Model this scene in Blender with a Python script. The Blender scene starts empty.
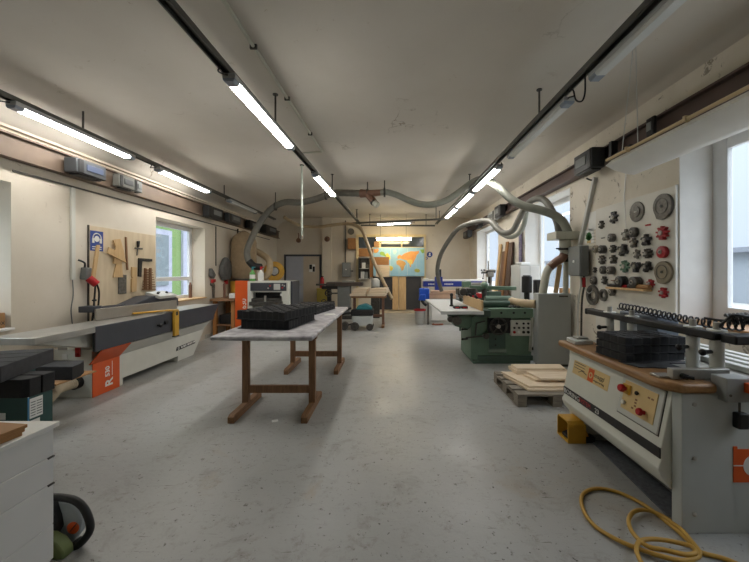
LAMP = 25.0
import bpy, bmesh, math, random
from mathutils import Vector, Matrix
R = math.radians
PI = math.pi
COL = bpy.context.scene.collection
SC = bpy.context.scene
random.seed(7)
F, CX, CY, EYE = 346.0, 390.0, 272.0, 1.5       # focal length in px, vanishing point, eye height

def at(px, py, Y):                                # photo pixel at depth Y -> world point
    return Vector(((px-CX)*Y/F, Y, EYE+(CY-py)*Y/F))
def fl(px, py, z=0.0):                            # photo pixel on the horizontal plane z
    return at(px, py, (EYE-z)*F/(py-CY))
def wl(px, py, X):                                # photo pixel on the vertical plane x = X
    return at(px, py, X*F/(px-CX))

# ------------------------------------------------------------------ materials
def lin(c):
    return tuple(((v/255)/12.92 if v/255 <= .04045 else ((v/255+.055)/1.055)**2.4) for v in c)
_mats = {}
def mat(name, col, rough=.5, metal=0.0, var=.08, scale=6.0, bump=0.0, emit=0.0, col2=None, stretch=None, spec=.5):
    if name in _mats: return _mats[name]
    m = bpy.data.materials.new(name); m.use_nodes = True
    nt = m.node_tree; b = nt.nodes['Principled BSDF']
    c = lin(col)
    tc = nt.nodes.new('ShaderNodeTexCoord'); src = tc.outputs['Object']
    if stretch:
        mp = nt.nodes.new('ShaderNodeMapping'); mp.inputs['Scale'].default_value = stretch
        nt.links.new(src, mp.inputs[0]); src = mp.outputs[0]
    n = nt.nodes.new('ShaderNodeTexNoise'); n.inputs['Scale'].default_value = scale; n.inputs['Detail'].default_value = 6
    nt.links.new(src, n.inputs['Vector'])
    mx = nt.nodes.new('ShaderNodeMix'); mx.data_type = 'RGBA'
    rp = nt.nodes.new('ShaderNodeMapRange'); rp.inputs[1].default_value = .3; rp.inputs[2].default_value = .7
    nt.links.new(n.outputs['Fac'], rp.inputs[0]); nt.links.new(rp.outputs[0], mx.inputs['Factor'])
    if col2: ca, cb = c, lin(col2)
    else:
        ca = tuple(max(0, v*(1-var)) for v in c); cb = tuple(min(1, v*(1+var)) for v in c)
    mx.inputs[6].default_value = (*ca, 1); mx.inputs[7].default_value = (*cb, 1)
    nt.links.new(mx.outputs[2], b.inputs['Base Color'])
    b.inputs['Roughness'].default_value = rough; b.inputs['Metallic'].default_value = metal
    b.inputs['Specular IOR Level'].default_value = spec
    if bump:
        bp = nt.nodes.new('ShaderNodeBump'); bp.inputs['Strength'].default_value = bump; bp.inputs['Distance'].default_value = .01
        nt.links.new(n.outputs['Fac'], bp.inputs['Height']); nt.links.new(bp.outputs[0], b.inputs['Normal'])
    if emit:
        b.inputs['Emission Color'].default_value = (*c, 1); b.inputs['Emission Strength'].default_value = emit
    _mats[name] = m
    return m

def plaster(name, base, stain, dirt, rough=.9, s=1.0, crack=False, flake=None):
    m = bpy.data.materials.new(name); m.use_nodes = True; nt = m.node_tree; L = nt.links
    b = nt.nodes['Principled BSDF']; b.inputs['Roughness'].default_value = rough; b.inputs['Specular IOR Level'].default_value = .2
    tc = nt.nodes.new('ShaderNodeTexCoord')
    def noise(sc, det=5, ro=.6, dist=0):
        n = nt.nodes.new('ShaderNodeTexNoise'); n.inputs['Scale'].default_value = sc; n.inputs['Detail'].default_value = det
        n.inputs['Roughness'].default_value = ro; n.inputs['Distortion'].default_value = dist
        L.new(tc.outputs['Object'], n.inputs['Vector']); return n.outputs['Fac']
    def rng(f, a, c):
        r = nt.nodes.new('ShaderNodeMapRange'); r.inputs[1].default_value = a; r.inputs[2].default_value = c; L.new(f, r.inputs[0]); return r.outputs[0]
    def mix(f, a, c):
        x = nt.nodes.new('ShaderNodeMix'); x.data_type = 'RGBA'; L.new(f, x.inputs['Factor'])
        for i, v in ((6, a), (7, c)):
            if isinstance(v, tuple): x.inputs[i].default_value = (*lin(v), 1)
            else: L.new(v, x.inputs[i])
        return x.outputs[2]
    c = mix(rng(noise(.7*s, 6), .35, .7), base, stain)
    c = mix(rng(noise(3.1*s, 8, .7, .6), .64, .80), c, dirt)
    c = mix(rng(noise(9*s, 6, .7, 1.4), .66, .72), c, dirt)
    if crack:
        v = nt.nodes.new('ShaderNodeTexVoronoi'); v.feature = 'DISTANCE_TO_EDGE'; v.inputs['Scale'].default_value = .42
        mp = nt.nodes.new('ShaderNodeVectorMath'); mp.operation = 'ADD'; nz = nt.nodes.new('ShaderNodeTexNoise'); nz.inputs['Scale'].default_value = 2.2; nz.inputs['Detail'].default_value = 6
        L.new(tc.outputs['Object'], nz.inputs['Vector']); L.new(tc.outputs['Object'], mp.inputs[0]); L.new(nz.outputs['Color'], mp.inputs[1]); L.new(mp.outputs[0], v.inputs['Vector'])
        a_ = rng(v.outputs['Distance'], .0045, .001); b2_ = rng(noise(.9, 3), .55, .66)
        k = nt.nodes.new('ShaderNodeMath'); k.operation = 'MULTIPLY'; L.new(a_, k.inputs[0]); L.new(b2_, k.inputs[1])
        c = mix(k.outputs[0], c, (150, 139, 122))
    if flake:
        c = mix(rng(noise(4.5, 9, .75, .8, ), .60, .63), c, flake)
    L.new(c, b.inputs['Base Color'])
    bp = nt.nodes.new('ShaderNodeBump'); bp.inputs['Strength'].default_value = .25; bp.inputs['Distance'].default_value = .01
    L.new(noise(5, 8), bp.inputs['Height']); L.new(bp.outputs[0], b.inputs['Normal'])
    return m

def floor_material():
    m = bpy.data.materials.new('painted_concrete'); m.use_nodes = True; nt = m.node_tree; L = nt.links
    b = nt.nodes['Principled BSDF']
    tc = nt.nodes.new('ShaderNodeTexCoord')
    def noise(sc, det=5, ro=.6, dist=0, st=None):
        n = nt.nodes.new('ShaderNodeTexNoise'); n.inputs['Scale'].default_value = sc; n.inputs['Detail'].default_value = det
        n.inputs['Roughness'].default_value = ro; n.inputs['Distortion'].default_value = dist
        v = tc.outputs['Object']
        if st:
            mp = nt.nodes.new('ShaderNodeMapping'); mp.inputs['Scale'].default_value = st; mp.inputs['Rotation'].default_value = (0, 0, .5); L.new(v, mp.inputs[0]); v = mp.outputs[0]
        L.new(v, n.inputs['Vector']); return n.outputs['Fac']
    def rng(f, a, c, lo=0, hi=1):
        r = nt.nodes.new('ShaderNodeMapRange'); r.inputs[1].default_value = a; r.inputs[2].default_value = c
        r.inputs[3].default_value = lo; r.inputs[4].default_value = hi; L.new(f, r.inputs[0]); return r.outputs[0]
    def mix(f, a, c):
        x = nt.nodes.new('ShaderNodeMix'); x.data_type = 'RGBA'; L.new(f, x.inputs['Factor'])
        for i, v in ((6, a), (7, c)):
            if isinstance(v, tuple): x.inputs[i].default_value = (*lin(v), 1)
            else: L.new(v, x.inputs[i])
        return x.outputs[2]
    c = mix(rng(noise(.55, 6), .3, .7), (154, 155, 153), (174, 174, 171))
    c = mix(rng(noise(3.3, 9, .7, .5), .55, .72), c, (138, 135, 129))
    c = mix(rng(noise(1.3, 7, .65, .8), .60, .74), c, (162, 153, 139))     # dusty, sandy wear
    c = mix(rng(noise(7, 9, .8, .2), .55, .72), c, (130, 124, 115))       # grime
    c = mix(rng(noise(19, 7, .75, .3), .60, .67), c, (98, 93, 86))          # chips and specks
    c = mix(rng(noise(38, 4, .6, .3), .66, .70), c, (82, 78, 72))          # fine specks
    c = mix(rng(noise(5, 5, .6, 1.2, (1, 16, 1)), .66, .71), c, (104, 98, 90))  # long scratches
    c = mix(rng(noise(2.6, 6, .7, .6), .69, .74), c, (128, 112, 88))       # brown spills
    c = mix(rng(noise(7, 6, .7, .3, (1, 5, 1)), .68, .76), c, (92, 88, 82))  # scuffs
    L.new(c, b.inputs['Base Color'])
    L.new(rng(noise(2.2, 6), .3, .7, .27, .52), b.inputs['Roughness'])
    b.inputs['Specular IOR Level'].default_value = .42
    bp = nt.nodes.new('ShaderNodeBump'); bp.inputs['Strength'].default_value = .35; bp.inputs['Distance'].default_value = .01
    L.new(noise(11, 8, .65), bp.inputs['Height']); L.new(bp.outputs[0], b.inputs['Normal'])
    return m

def glass_material():
    m = bpy.data.materials.new('window_glass'); m.use_nodes = True; nt = m.node_tree; L = nt.links
    nt.nodes.remove(nt.nodes['Principled BSDF']); out = nt.nodes['Material Output']
    t = nt.nodes.new('ShaderNodeBsdfTransparent'); t.inputs[0].default_value = (.97, .98, .98, 1)
    g = nt.nodes.new('ShaderNodeBsdfGlossy'); g.inputs['Roughness'].default_value = .02
    lw = nt.nodes.new('ShaderNodeLayerWeight'); lw.inputs[0].default_value = .5
    pw = nt.nodes.new('ShaderNodeMath'); pw.operation = 'POWER'; pw.inputs[1].default_value = 4; L.new(lw.outputs['Facing'], pw.inputs[0])
    f = nt.nodes.new('ShaderNodeMath'); f.operation = 'MULTIPLY_ADD'; f.inputs[1].default_value = .35; f.inputs[2].default_value = .03; L.new(pw.outputs[0], f.inputs[0])
    x = nt.nodes.new('ShaderNodeMixShader'); L.new(f.outputs[0], x.inputs[0]); L.new(t.outputs[0], x.inputs[1]); L.new(g.outputs[0], x.inputs[2])
    L.new(x.outputs[0], out.inputs[0])
    return m

M_FLOOR = floor_material()
M_WALL = plaster('cream_plaster', (219, 211, 197), (206, 195, 177), (172, 161, 143))
M_WALLR = plaster('flaking_plaster', (224, 217, 204), (208, 199, 182), (150, 139, 120), s=1.4, flake=(150, 142, 128))
M_CEIL = plaster('ceiling_plaster', (212, 206, 196), (202, 195, 184), (176, 162, 142), s=.8, crack=True)
M_REVEAL = mat('white_reveal', (226, 224, 220), .8, var=.04)
M_GLASS = glass_material()
M_WFRAME = mat('window_frame_white', (222, 224, 226), .4, var=.03)
M_BEAM = mat('brown_steel', (108, 92, 78), .6, var=.18, scale=3)
M_BEAMD = mat('dark_brown_steel', (84, 66, 60), .6, var=.15, scale=3)
M_TRACK = mat('track_grey', (92, 92, 88), .45, .6, var=.1)
M_LED = mat('lit_tube', (255, 251, 244), emit=LAMP, var=0)
M_LEDWARM = mat('lit_tube_warm', (255, 232, 184), emit=24.0, var=0)
M_TUBEOFF = mat('unlit_tube', (214, 216, 214), .25, var=.03)
M_HOUS = mat('lamp_housing', (170, 172, 172), .4, var=.05)
M_BLACK = mat('black_plastic', (26, 26, 27), .5, var=.15)
M_FOAM = mat('black_foam', (30, 30, 32), .8, var=.25, scale=20)
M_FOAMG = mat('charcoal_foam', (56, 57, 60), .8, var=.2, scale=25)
M_DGREY = mat('dark_grey_paint', (62, 65, 73), .45, var=.06)
M_MGREY = mat('mid_grey_paint', (116, 119, 118), .5, var=.08)
M_LGREY = mat('light_grey_paint', (196, 197, 192), .45, var=.04)
M_WHITE = mat('white_paint', (232, 232, 228), .4, var=.03)
M_OFFW = mat('off_white_machine', (212, 212, 203), .42, var=.04)
M_ORANGE = mat('orange_paint', (214, 88, 30), .4, var=.05)
M_YELLOW = mat('yellow_paint', (206, 158, 52), .45, var=.12)
M_RED = mat('red_plastic', (178, 30, 36), .35, var=.08)
M_STEEL = mat('machined_steel', (176, 174, 168), .32, .55, var=.1, scale=12)
M_DSTEEL = mat('dark_steel', (82, 80, 76), .42, .6, var=.3, scale=20)
M_GSTEEL = mat('tool_steel', (104, 101, 95), .5, .35, var=.35, scale=25)
M_GREEN = mat('machine_green', (100, 126, 106), .45, var=.14, scale=5)
M_DGREEN = mat('dark_machine_green', (68, 88, 76), .5, var=.15, scale=5)
M_WOOD = mat('worn_brown_wood', (150, 110, 76), .65, col2=(120, 86, 60), scale=5, stretch=(12, 12, 1.2))
M_WOODH = mat('worn_wood_foot', (150, 112, 76), .65, col2=(116, 82, 54), scale=5, stretch=(14, 1.2, 14))
M_PINE = mat('pale_pine', (214, 184, 138), .6, col2=(194, 158, 110), scale=4, stretch=(14, 14, 1.3))
M_PLANK = mat('pale_board', (228, 211, 186), .6, col2=(212, 190, 160), scale=4, stretch=(1.2, 14, 14))
M_BEECH = mat('beech_worktop', (164, 124, 80), .45, col2=(138, 98, 58), scale=4, stretch=(14, 1.2, 14))
M_PLY = mat('plywood_board', (216, 200, 172), .7, col2=(202, 184, 154), scale=3, stretch=(1, 4, 1))
M_TOP = mat('scuffed_table_top', (210, 208, 210), .4, col2=(146, 142, 150), scale=11)
M_CARD = mat('cardboard', (168, 128, 86), .8, var=.1, scale=10)
M_MDF = mat('mdf_brown', (150, 106, 62), .7, var=.1, scale=10)
M_TEAL = mat('teal_carton', (46, 78, 76), .6, var=.1)
M_HOSE = mat('grey_hose', (132, 134, 124), .5, var=.1, scale=8)
M_HOSED = mat('dark_hose', (108, 106, 98), .55, var=.15, scale=8)
M_HOSEB = mat('beige_hose', (184, 164, 132), .55, var=.1, scale=8)
M_PIPE = mat('pale_pipe', (190, 190, 176), .45, var=.06)
M_BROWN = mat('brown_fitting', (122, 88, 70), .5, var=.12)
M_CANVAS = mat('canvas_bag', (158, 138, 110), .9, var=.12, scale=14, bump=.3)
M_BLUE = mat('sign_blue', (34, 64, 142), .4, var=.04)
M_BBLUE = mat('bright_blue', (30, 84, 190), .4, var=.08)
M_PAPER = mat('white_paper', (226, 226, 222), .8, var=.02)
M_RUBBER = mat('rubber_mat', (84, 87, 92), .8, var=.3, scale=40)
M_YHOSE = mat('yellow_hose', (190, 150, 66), .5, var=.06)
M_BOARDW = mat('white_board', (214, 211, 202), .5, var=.04)
M_TEALP = mat('teal_plastic', (48, 120, 128), .5, var=.1)
M_CREAM = mat('cream_label', (214, 186, 132), .5, var=.04)

# ------------------------------------------------------------------ geometry
class MB:
    def __init__(self): self.bm = bmesh.new()
    def _hull(self, a, b):
        n = len(a); bm = self.bm
        va = [bm.verts.new(p) for p in a]; vb = [bm.verts.new(p) for p in b]
        bm.faces.new(va[::-1]); bm.faces.new(vb)
        for i in range(n): bm.faces.new((va[i], va[(i+1) % n], vb[(i+1) % n], vb[i]))
        return self
    def box(self, x0, x1, y0, y1, z0, z1):
        return self._hull([(x0, y0, z0), (x1, y0, z0), (x1, y1, z0), (x0, y1, z0)], [(x0, y0, z1), (x1, y0, z1), (x1, y1, z1), (x0, y1, z1)])
    def ob(self, c, s, ex=(1, 0, 0), ey=(0, 1, 0)):
        c, ex, ey = Vector(c), Vector(ex).normalized(), Vector(ey).normalized(); ez = ex.cross(ey).normalized()
        hx, hy, hz = s[0]/2, s[1]/2, s[2]/2
        q = [(-1, -1), (1, -1), (1, 1), (-1, 1)]
        return self._hull([c+ex*hx*a+ey*hy*b-ez*hz for a, b in q], [c+ex*hx*a+ey*hy*b+ez*hz for a, b in q])
    def bar(self, p0, p1, w, h, up=(0, 0, 1)):
        p0, p1 = Vector(p0), Vector(p1); d = (p1-p0); L = d.length; d.normalize()
        s = d.cross(Vector(up)).normalized()
        return self.ob((p0+p1)/2, (L, w, h), d, -s)
    def prism(self, pts, axis, a, b):
        f = {'x': lambda p, t: (t, p[0], p[1]), 'y': lambda p, t: (p[0], t, p[1]), 'z': lambda p, t: (p[0], p[1], t)}[axis]
        return self._hull([f(p, a) for p in pts], [f(p, b) for p in pts])
    def cyl(self, p0, p1, r, r2=None, n=16):
        p0, p1 = Vector(p0), Vector(p1); d = (p1-p0).normalized(); r2 = r if r2 is None else r2
        u = d.orthogonal().normalized(); v = d.cross(u)
        c = [(math.cos(2*PI*i/n), math.sin(2*PI*i/n)) for i in range(n)]
        return self._hull([p0+u*r*a+v*r*b for a, b in c], [p1+u*r2*a+v*r2*b for a, b in c])
    def lathe(self, prof, c, axis=(0, 0, 1), n=24):
        c, d = Vector(c), Vector(axis).normalized(); u = d.orthogonal().normalized(); v = d.cross(u); bm = self.bm
        rings = [[bm.verts.new(c+d*h+(u*math.cos(2*PI*i/n)+v*math.sin(2*PI*i/n))*max(r, 1e-4)) for i in range(n)] for r, h in prof]
        for a, b in zip(rings, rings[1:]):
            for i in range(n): bm.faces.new((a[i], a[(i+1) % n], b[(i+1) % n], b[i]))
        bm.faces.new(rings[0][::-1]); bm.faces.new(rings[-1])
        return self
    def ring(self, c, axis, ro, ri, t, n=28):
        return self.loop([(ro, 0), (ro, t), (ri, t), (ri, 0)], c, axis, n)
    def loop(self, prof, c, axis, n=28):
        c, d = Vector(c), Vector(axis).normalized(); u = d.orthogonal().normalized(); v = d.cross(u); bm = self.bm
        rings = [[bm.verts.new(c+d*h+(u*math.cos(2*PI*i/n)+v*math.sin(2*PI*i/n))*r) for i in range(n)] for r, h in prof]
        for k in range(len(rings)):
            a, b = rings[k], rings[(k+1) % len(rings)]
            for i in range(n): bm.faces.new((a[i], a[(i+1) % n], b[(i+1) % n], b[i]))
        return self
    def sph(self, c, r, s=(1, 1, 1), n=14):
        m = Matrix.Translation(Vector(c)) @ Matrix.Diagonal((r*s[0], r*s[1], r*s[2], 1))
        bmesh.ops.create_uvsphere(self.bm, u_segments=n, v_segments=max(6, n//2+1), radius=1, matrix=m); return self
    def tube(self, pts, r, n=10, sub=6, rib=0.0, closed=False, step=None):
        P = [Vector(p) for p in pts]
        if sub > 1 and len(P) > 2:
            Q = []
            K = len(P)
            for i in range(K if closed else K-1):
                if closed: p0, p1, p2, p3 = P[(i-1) % K], P[i], P[(i+1) % K], P[(i+2) % K]
                else: p0, p1, p2, p3 = P[max(i-1, 0)], P[i], P[i+1], P[min(i+2, K-1)]
                for k in range(sub):
                    t = k/sub
                    Q.append(.5*((2*p1)+(p2-p0)*t+(2*p0-5*p1+4*p2-p3)*t*t+(3*p1-p0-3*p2+p3)*t**3))
            if not closed: Q.append(P[-1])
            P = Q
        if step:
            Q = [P[0]]; acc = 0
            for a, b in zip(P, P[1:]):
                d = (b-a).length; m_ = max(1, round(d/step))
                for k in range(1, m_+1): Q.append(a.lerp(b, k/m_))
            P = Q
        bm = self.bm; rings = []; u = None
        K = len(P)
        for i, p in enumerate(P):
            d = ((P[(i+1) % K]-P[(i-1) % K]) if closed else (P[min(i+1, K-1)]-P[max(i-1, 0)])).normalized()
            if u is None: u = d.orthogonal().normalized()
            else:
                u = (u-d*u.dot(d))
                u = u.normalized() if u.length > 1e-5 else d.orthogonal().normalized()
            v = d.cross(u); rr = (r(i/(K-1)) if callable(r) else r)*(1+(rib if i % 2 else -rib))
            rings.append([bm.verts.new(p+(u*math.cos(2*PI*k/n)+v*math.sin(2*PI*k/n))*rr) for k in range(n)])
        for i in range(len(rings) if closed else len(rings)-1):
            a, b = rings[i], rings[(i+1) % len(rings)]
            for k in range(n): bm.faces.new((a[k], a[(k+1) % n], b[(k+1) % n], b[k]))
        if not closed: bm.faces.new(rings[0][::-1]); bm.faces.new(rings[-1])
        return self
    def poly(self, pts):
        self.bm.faces.new([self.bm.verts.new(p) for p in pts]); return self
    def build(self, name, m, parent=None, bevel=0, seg=2, smooth=40, origin=None):
        bm = self.bm
        bmesh.ops.recalc_face_normals(bm, faces=bm.faces)
        if parent is not None:
            bm.transform(WM.get(parent.name, Matrix()).inverted()); o_m = WM.get(parent.name, Matrix()); loc = None
        else:
            xs = [v.co for v in bm.verts]
            lo = [min(v[i] for v in xs) for i in range(3)]; hi = [max(v[i] for v in xs) for i in range(3)]
            loc = Vector(origin) if origin else Vector(((lo[0]+hi[0])/2, (lo[1]+hi[1])/2, lo[2]))
            bm.transform(Matrix.Translation(-loc)); o_m = Matrix.Translation(loc)
        me = bpy.data.meshes.new(name); bm.to_mesh(me); bm.free()
        o = bpy.data.objects.new(name, me); COL.objects.link(o); me.materials.append(m)
        if smooth:
            me.polygons.foreach_set('use_smooth', [True]*len(me.polygons)); me.set_sharp_from_angle(angle=R(smooth))
        if bevel:
            b = o.modifiers.new('edge', 'BEVEL'); b.width = bevel; b.segments = seg; b.limit_method = 'ANGLE'; b.angle_limit = R(35)
        if parent is not None: o.parent = parent
        else: o.location = loc
        WM[o.name] = o_m
        return o
WM = {}
def thing(name, label, cat, loc=(0, 0, 0), group=None):
    o = bpy.data.objects.new(name, None); COL.objects.link(o); o.location = loc; o.empty_display_size = .1
    WM[o.name] = Matrix.Translation(Vector(loc))
    return tag(o, label, cat, group)
def tag(o, label, cat, group=None):
    o['label'] = label; o['category'] = cat
    if group: o['group'] = group
    return o
def struct(o): o['kind'] = 'structure'; return o
def part(o, label): o['label'] = label; return o
def dup(root, loc, rz=0, label=None, group=None):
    r = root.copy(); COL.objects.link(r); r.location = loc; r.rotation_euler = (0, 0, rz)
    if label: r['label'] = label
    if group: r['group'] = group
    for ch in list(root.children):
        c = ch.copy(); COL.objects.link(c); c.parent = r
        for g in list(ch.children):
            d = g.copy(); COL.objects.link(d); d.parent = c
    return r
def text(body, size, org, xd, yd, m, parent, name='lettering', ext=.0008, align='LEFT', squash=1.0, bold=0):
    cu = bpy.data.curves.new(name, 'FONT'); cu.body = body; cu.size = size; cu.extrude = ext; cu.align_x = align; cu.offset = bold
    cu.materials.append(m); o = bpy.data.objects.new(name, cu); COL.objects.link(o)
    x, y = Vector(xd).normalized(), Vector(yd).normalized(); z = x.cross(y); p = Vector(org)
    w = Matrix(((x[0]*squash, y[0], z[0], p[0]), (x[1]*squash, y[1], z[1], p[1]), (x[2]*squash, y[2], z[2], p[2]), (0, 0, 0, 1)))
    o.parent = parent
    o.matrix_local = WM.get(parent.name, Matrix()).inverted() @ w
    return o
SKY, EXPO = 1.0, 0.75
# ------------------------------------------------------------------ the room
XL, XR, YB, YF, ZC = -4.14, 2.91, 12.66, -2.4, 3.48
struct(MB().box(XL-.5, XR+.5, YF-.2, YB+.3, -.15, 0).build('floor', M_FLOOR, origin=(0, 0, 0), smooth=0))
cv = [(XL-.4, 3.07), (XL, 3.07), (XL+.06, 3.17), (XL+.2, 3.31), (XL+.4, 3.42), (XL+.62, 3.47), (XL+.8, ZC), (XR-.14, ZC), (XR-.06, 3.465), (XR, 3.43), (XR+.4, 3.43), (XR+.4, 3.7), (XL-.4, 3.7)]
struct(MB().prism(cv, 'y', YF-.2, YB+.3).build('ceiling', M_CEIL, origin=(0, 5, 3.48), smooth=60))

def wall_x(name, x0, x1, openings, m, z1):
    w = MB(); y = YF
    for a, b, s, t in openings:
        w.box(x0, x1, y, a, 0, z1); w.box(x0, x1, a, b, 0, s); w.box(x0, x1, a, b, t, z1); y = b
    w.box(x0, x1, y, YB, 0, z1)
    return struct(w.build(name, m, origin=((x0+x1)/2, 5, 0), smooth=0))
wall_x('wall_left', XL-.40, XL, [(1.7, 3.78, .87, 2.48), (6.12, 7.74, .92, 2.48)], M_WALL, 3.08)
wall_x('wall_right', XR, XR+.42, [(.9, 3.485, 1.0, 2.85), (5.59, 7.46, .95, 2.87), (9.3, 11.57, .95, 2.85)], M_WALLR, 3.44)
struct(MB().box(XL-.4, XR+.42, YB, YB+.3, 0, 3.6).build('wall_back', M_WALL, smooth=0))
struct(MB().box(XL-.4, XR+.42, YF-.2, YF, 0, 3.6).build('wall_front', M_WALL, smooth=0))
# shallow pilaster on the back wall, ledge below the cove, steel crane rails
struct(MB().box(-2.46, -2.12, YB-.14, YB, 0, ZC).build('trim_1', M_WALL, smooth=0))
struct(MB().box(XL, XL+.05, YF, YB, 3.05, 3.08).build('trim_2', M_WALL, smooth=0))
def ibeam(name, x0, x1, z0, z1, m):
    t = .022; xm = (x0+x1)/2
    w = MB().box(x0, x1, YF, YB, z0, z0+t).box(x0, x1, YF, YB, z1-t, z1).box(xm-.012, xm+.012, YF, YB, z0+t, z1-t)
    return struct(w.build(name, m, smooth=0))
ibeam('trim_3', XL, XL+.11, 2.72, 2.985, M_BEAM)
ibeam('trim_4', XR-.13, XR, 2.93, 3.13, M_BEAMD)
struct(MB().box(XL, XL+.012, 3.8, 6.1, 0, .09).box(XL, XL+.012, 7.75, YB, 0, .09).build('baseboard_left', M_LGREY, smooth=0))
struct(MB().box(-1.25, 1.35, YB-.07, YB, 0, .085).build('baseboard_back', M_PLY, smooth=0))

def window(name, X, y0, y1, z0, z1, side, transom=None, mull=None, sill=M_PINE, fw=.09):
    # side = -1 left wall, +1 right wall; X is the plane of the frame
    root = struct(thing(name, 'window', 'window', ((X), (y0+y1)/2, z0)))
    del root['label']; del root['category']
    d = .06
    f = MB().box(X-d/2, X+d/2, y0, y0+fw, z0, z1).box(X-d/2, X+d/2, y1-fw, y1, z0, z1)
    f.box(X-d/2, X+d/2, y0+fw, y1-fw, z0, z0+fw).box(X-d/2, X+d/2, y0+fw, y1-fw, z1-fw, z1)
    if transom: f.box(X-d/2, X+d/2, y0+fw, y1-fw, transom-.04, transom+.04)
    if mull: f.box(X-d/2, X+d/2, mull-.05, mull+.05, z0+fw, z1-fw)
    struct(f.build('window_frame', M_WFRAME, root, bevel=.008))
    struct(MB().box(X-.006, X+.006, y0+fw, y1-fw, z0+fw, z1-fw).build('window_pane', M_GLASS, root, smooth=0))
    a, b = (X+.03, XL+.05) if side < 0 else (XR-.05, X-.03)
    struct(MB().box(a, b, y0+.003, y1-.003, z0, z0+.025).build('window_sill', sill, root, bevel=.004))
    if side > 0:
        struct(MB().box(XR+.001, X-.03, y1-.012, y1-.001, z0+.025, z1-.001).box(XR+.001, X-.03, y0+.001, y0+.012, z0+.025, z1-.001).box(XR+.001, X-.03, y0+.012, y1-.012, z1-.012, z1-.001).build('window_reveal', M_REVEAL, root))
    return root
window('window_1', -4.47, 1.7, 3.78, .87, 2.48, -1, sill=M_REVEAL)
window('window_2', -4.46, 6.12, 7.74, .92, 2.48, -1, transom=1.36)
window('window_3', 3.27, .9, 3.485, 1.0, 2.85, 1, sill=M_BEECH, fw=.16)
window('window_4', 3.24, 5.59, 7.46, .95, 2.87, 1)
window('window_5', 3.24, 9.3, 11.57, .95, 2.85, 1)

# door in the back wall: dark frame, pale blue leaf and beige leaf with a small print
d = struct(thing('door_1', 'x', 'x', (-3.19, YB, 0))); del d['label']; del d['category']
dx0, dx1, dz = -3.86, -2.5, 2.14
struct(MB().box(dx0, dx0+.07, YB-.06, YB, 0, dz).box(dx1-.07, dx1, YB-.06, YB, 0, dz).box(dx0+.07, dx1-.07, YB-.06, YB, dz-.07, dz).build('door_frame', M_DGREY, d, bevel=.005))
struct(MB().box(dx0+.07, -3.16, YB-.035, YB-.003, 0.01, dz-.07).build('door_leaf', mat('pale_blue_leaf', (176, 182, 196), .5, var=.04), d))
struct(MB().box(-3.16, dx1-.07, YB-.045, YB-.003, 0.01, dz-.07).build('door_leaf', mat('beige_leaf', (196, 184, 166), .6, var=.05), d))
struct(MB().box(-3.30, -3.18, YB-.075, YB-.035, 1.02, 1.045).build('door_handle', M_STEEL, d, bevel=.005))
pc = thing('door_print', 'small dark print stuck on the beige door leaf', 'picture', (-2.84, YB-.05, 1.5))
MB().box(-2.95, -2.73, YB-.049, YB-.0455, 1.50, 1.78).build('sheet', M_PAPER, pc)
MB().box(-2.94, -2.84, YB-.0505, YB-.049, 1.6, 1.77).box(-2.82, -2.74, YB-.0505, YB-.049, 1.51, 1.7).build('picture_print', M_BLACK, pc)

# ------------------------------------------------------------------ light tracks and their tube lights
def track(label, p0, p1, hang, cable=None):
    p0, p1 = Vector(p0), Vector(p1)
    t = thing('lighting_track', label, 'track', (p0+p1)/2)
    d = (p1-p0).normalized(); s = Vector((d.y, -d.x, 0))
    w = MB().bar(p0+s*.028, p1+s*.028, .012, .05).bar(p0-s*.028, p1-s*.028, .012, .05).bar(p0+Vector((0, 0, .02)), p1+Vector((0, 0, .02)), .05, .012)
    w.build('rail', M_TRACK, t)
    for h in hang:
        q = p0.lerp(p1, h); MB().cyl(q+Vector((0, 0, .02)), (q.x, q.y, ZC-.002), .011, n=8).cyl((q.x, q.y, ZC-.012), (q.x, q.y, ZC-.001), .03, n=10).build('hanger_rod', M_DSTEEL, t)
    return t
track('long dark lighting track over the planer side, along the window wall with the peg boards', (-3.69, -1.9, 3.19), (-3.69, 11.1, 3.19), [(y+1.9)/13 for y in (.6, 4.16, 7.7, 10.4)])
mt = lambda y: -1.335+(y-2.07)*.0337
track('dark lighting track running over the middle of the room above the trestle table', (mt(-1.9), -1.9, 3.12), (mt(11.8), 11.8, 3.12), [(y+1.9)/13.7 for y in (.4, 3.85, 7.0, 10.9)])
track('dark lighting track above the green machine side, with bright and unlit tubes', (1.63, -1.9, 3.17), (1.6, 12.0, 3.17), [(y+1.9)/13.9 for y in (.4, 3.75, 7.0, 11.2)])
track('short lighting track crossing the room in front of the partition, slightly askew', (-1.36, 11.06, 3.05), (1.66, 10.1, 3.05), [.1, .9])
track('thin lighting track crossing at the back wall above the map', (-1.0, 11.86, 3.1), (1.55, 11.95, 3.1), [.12, .88])

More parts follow.
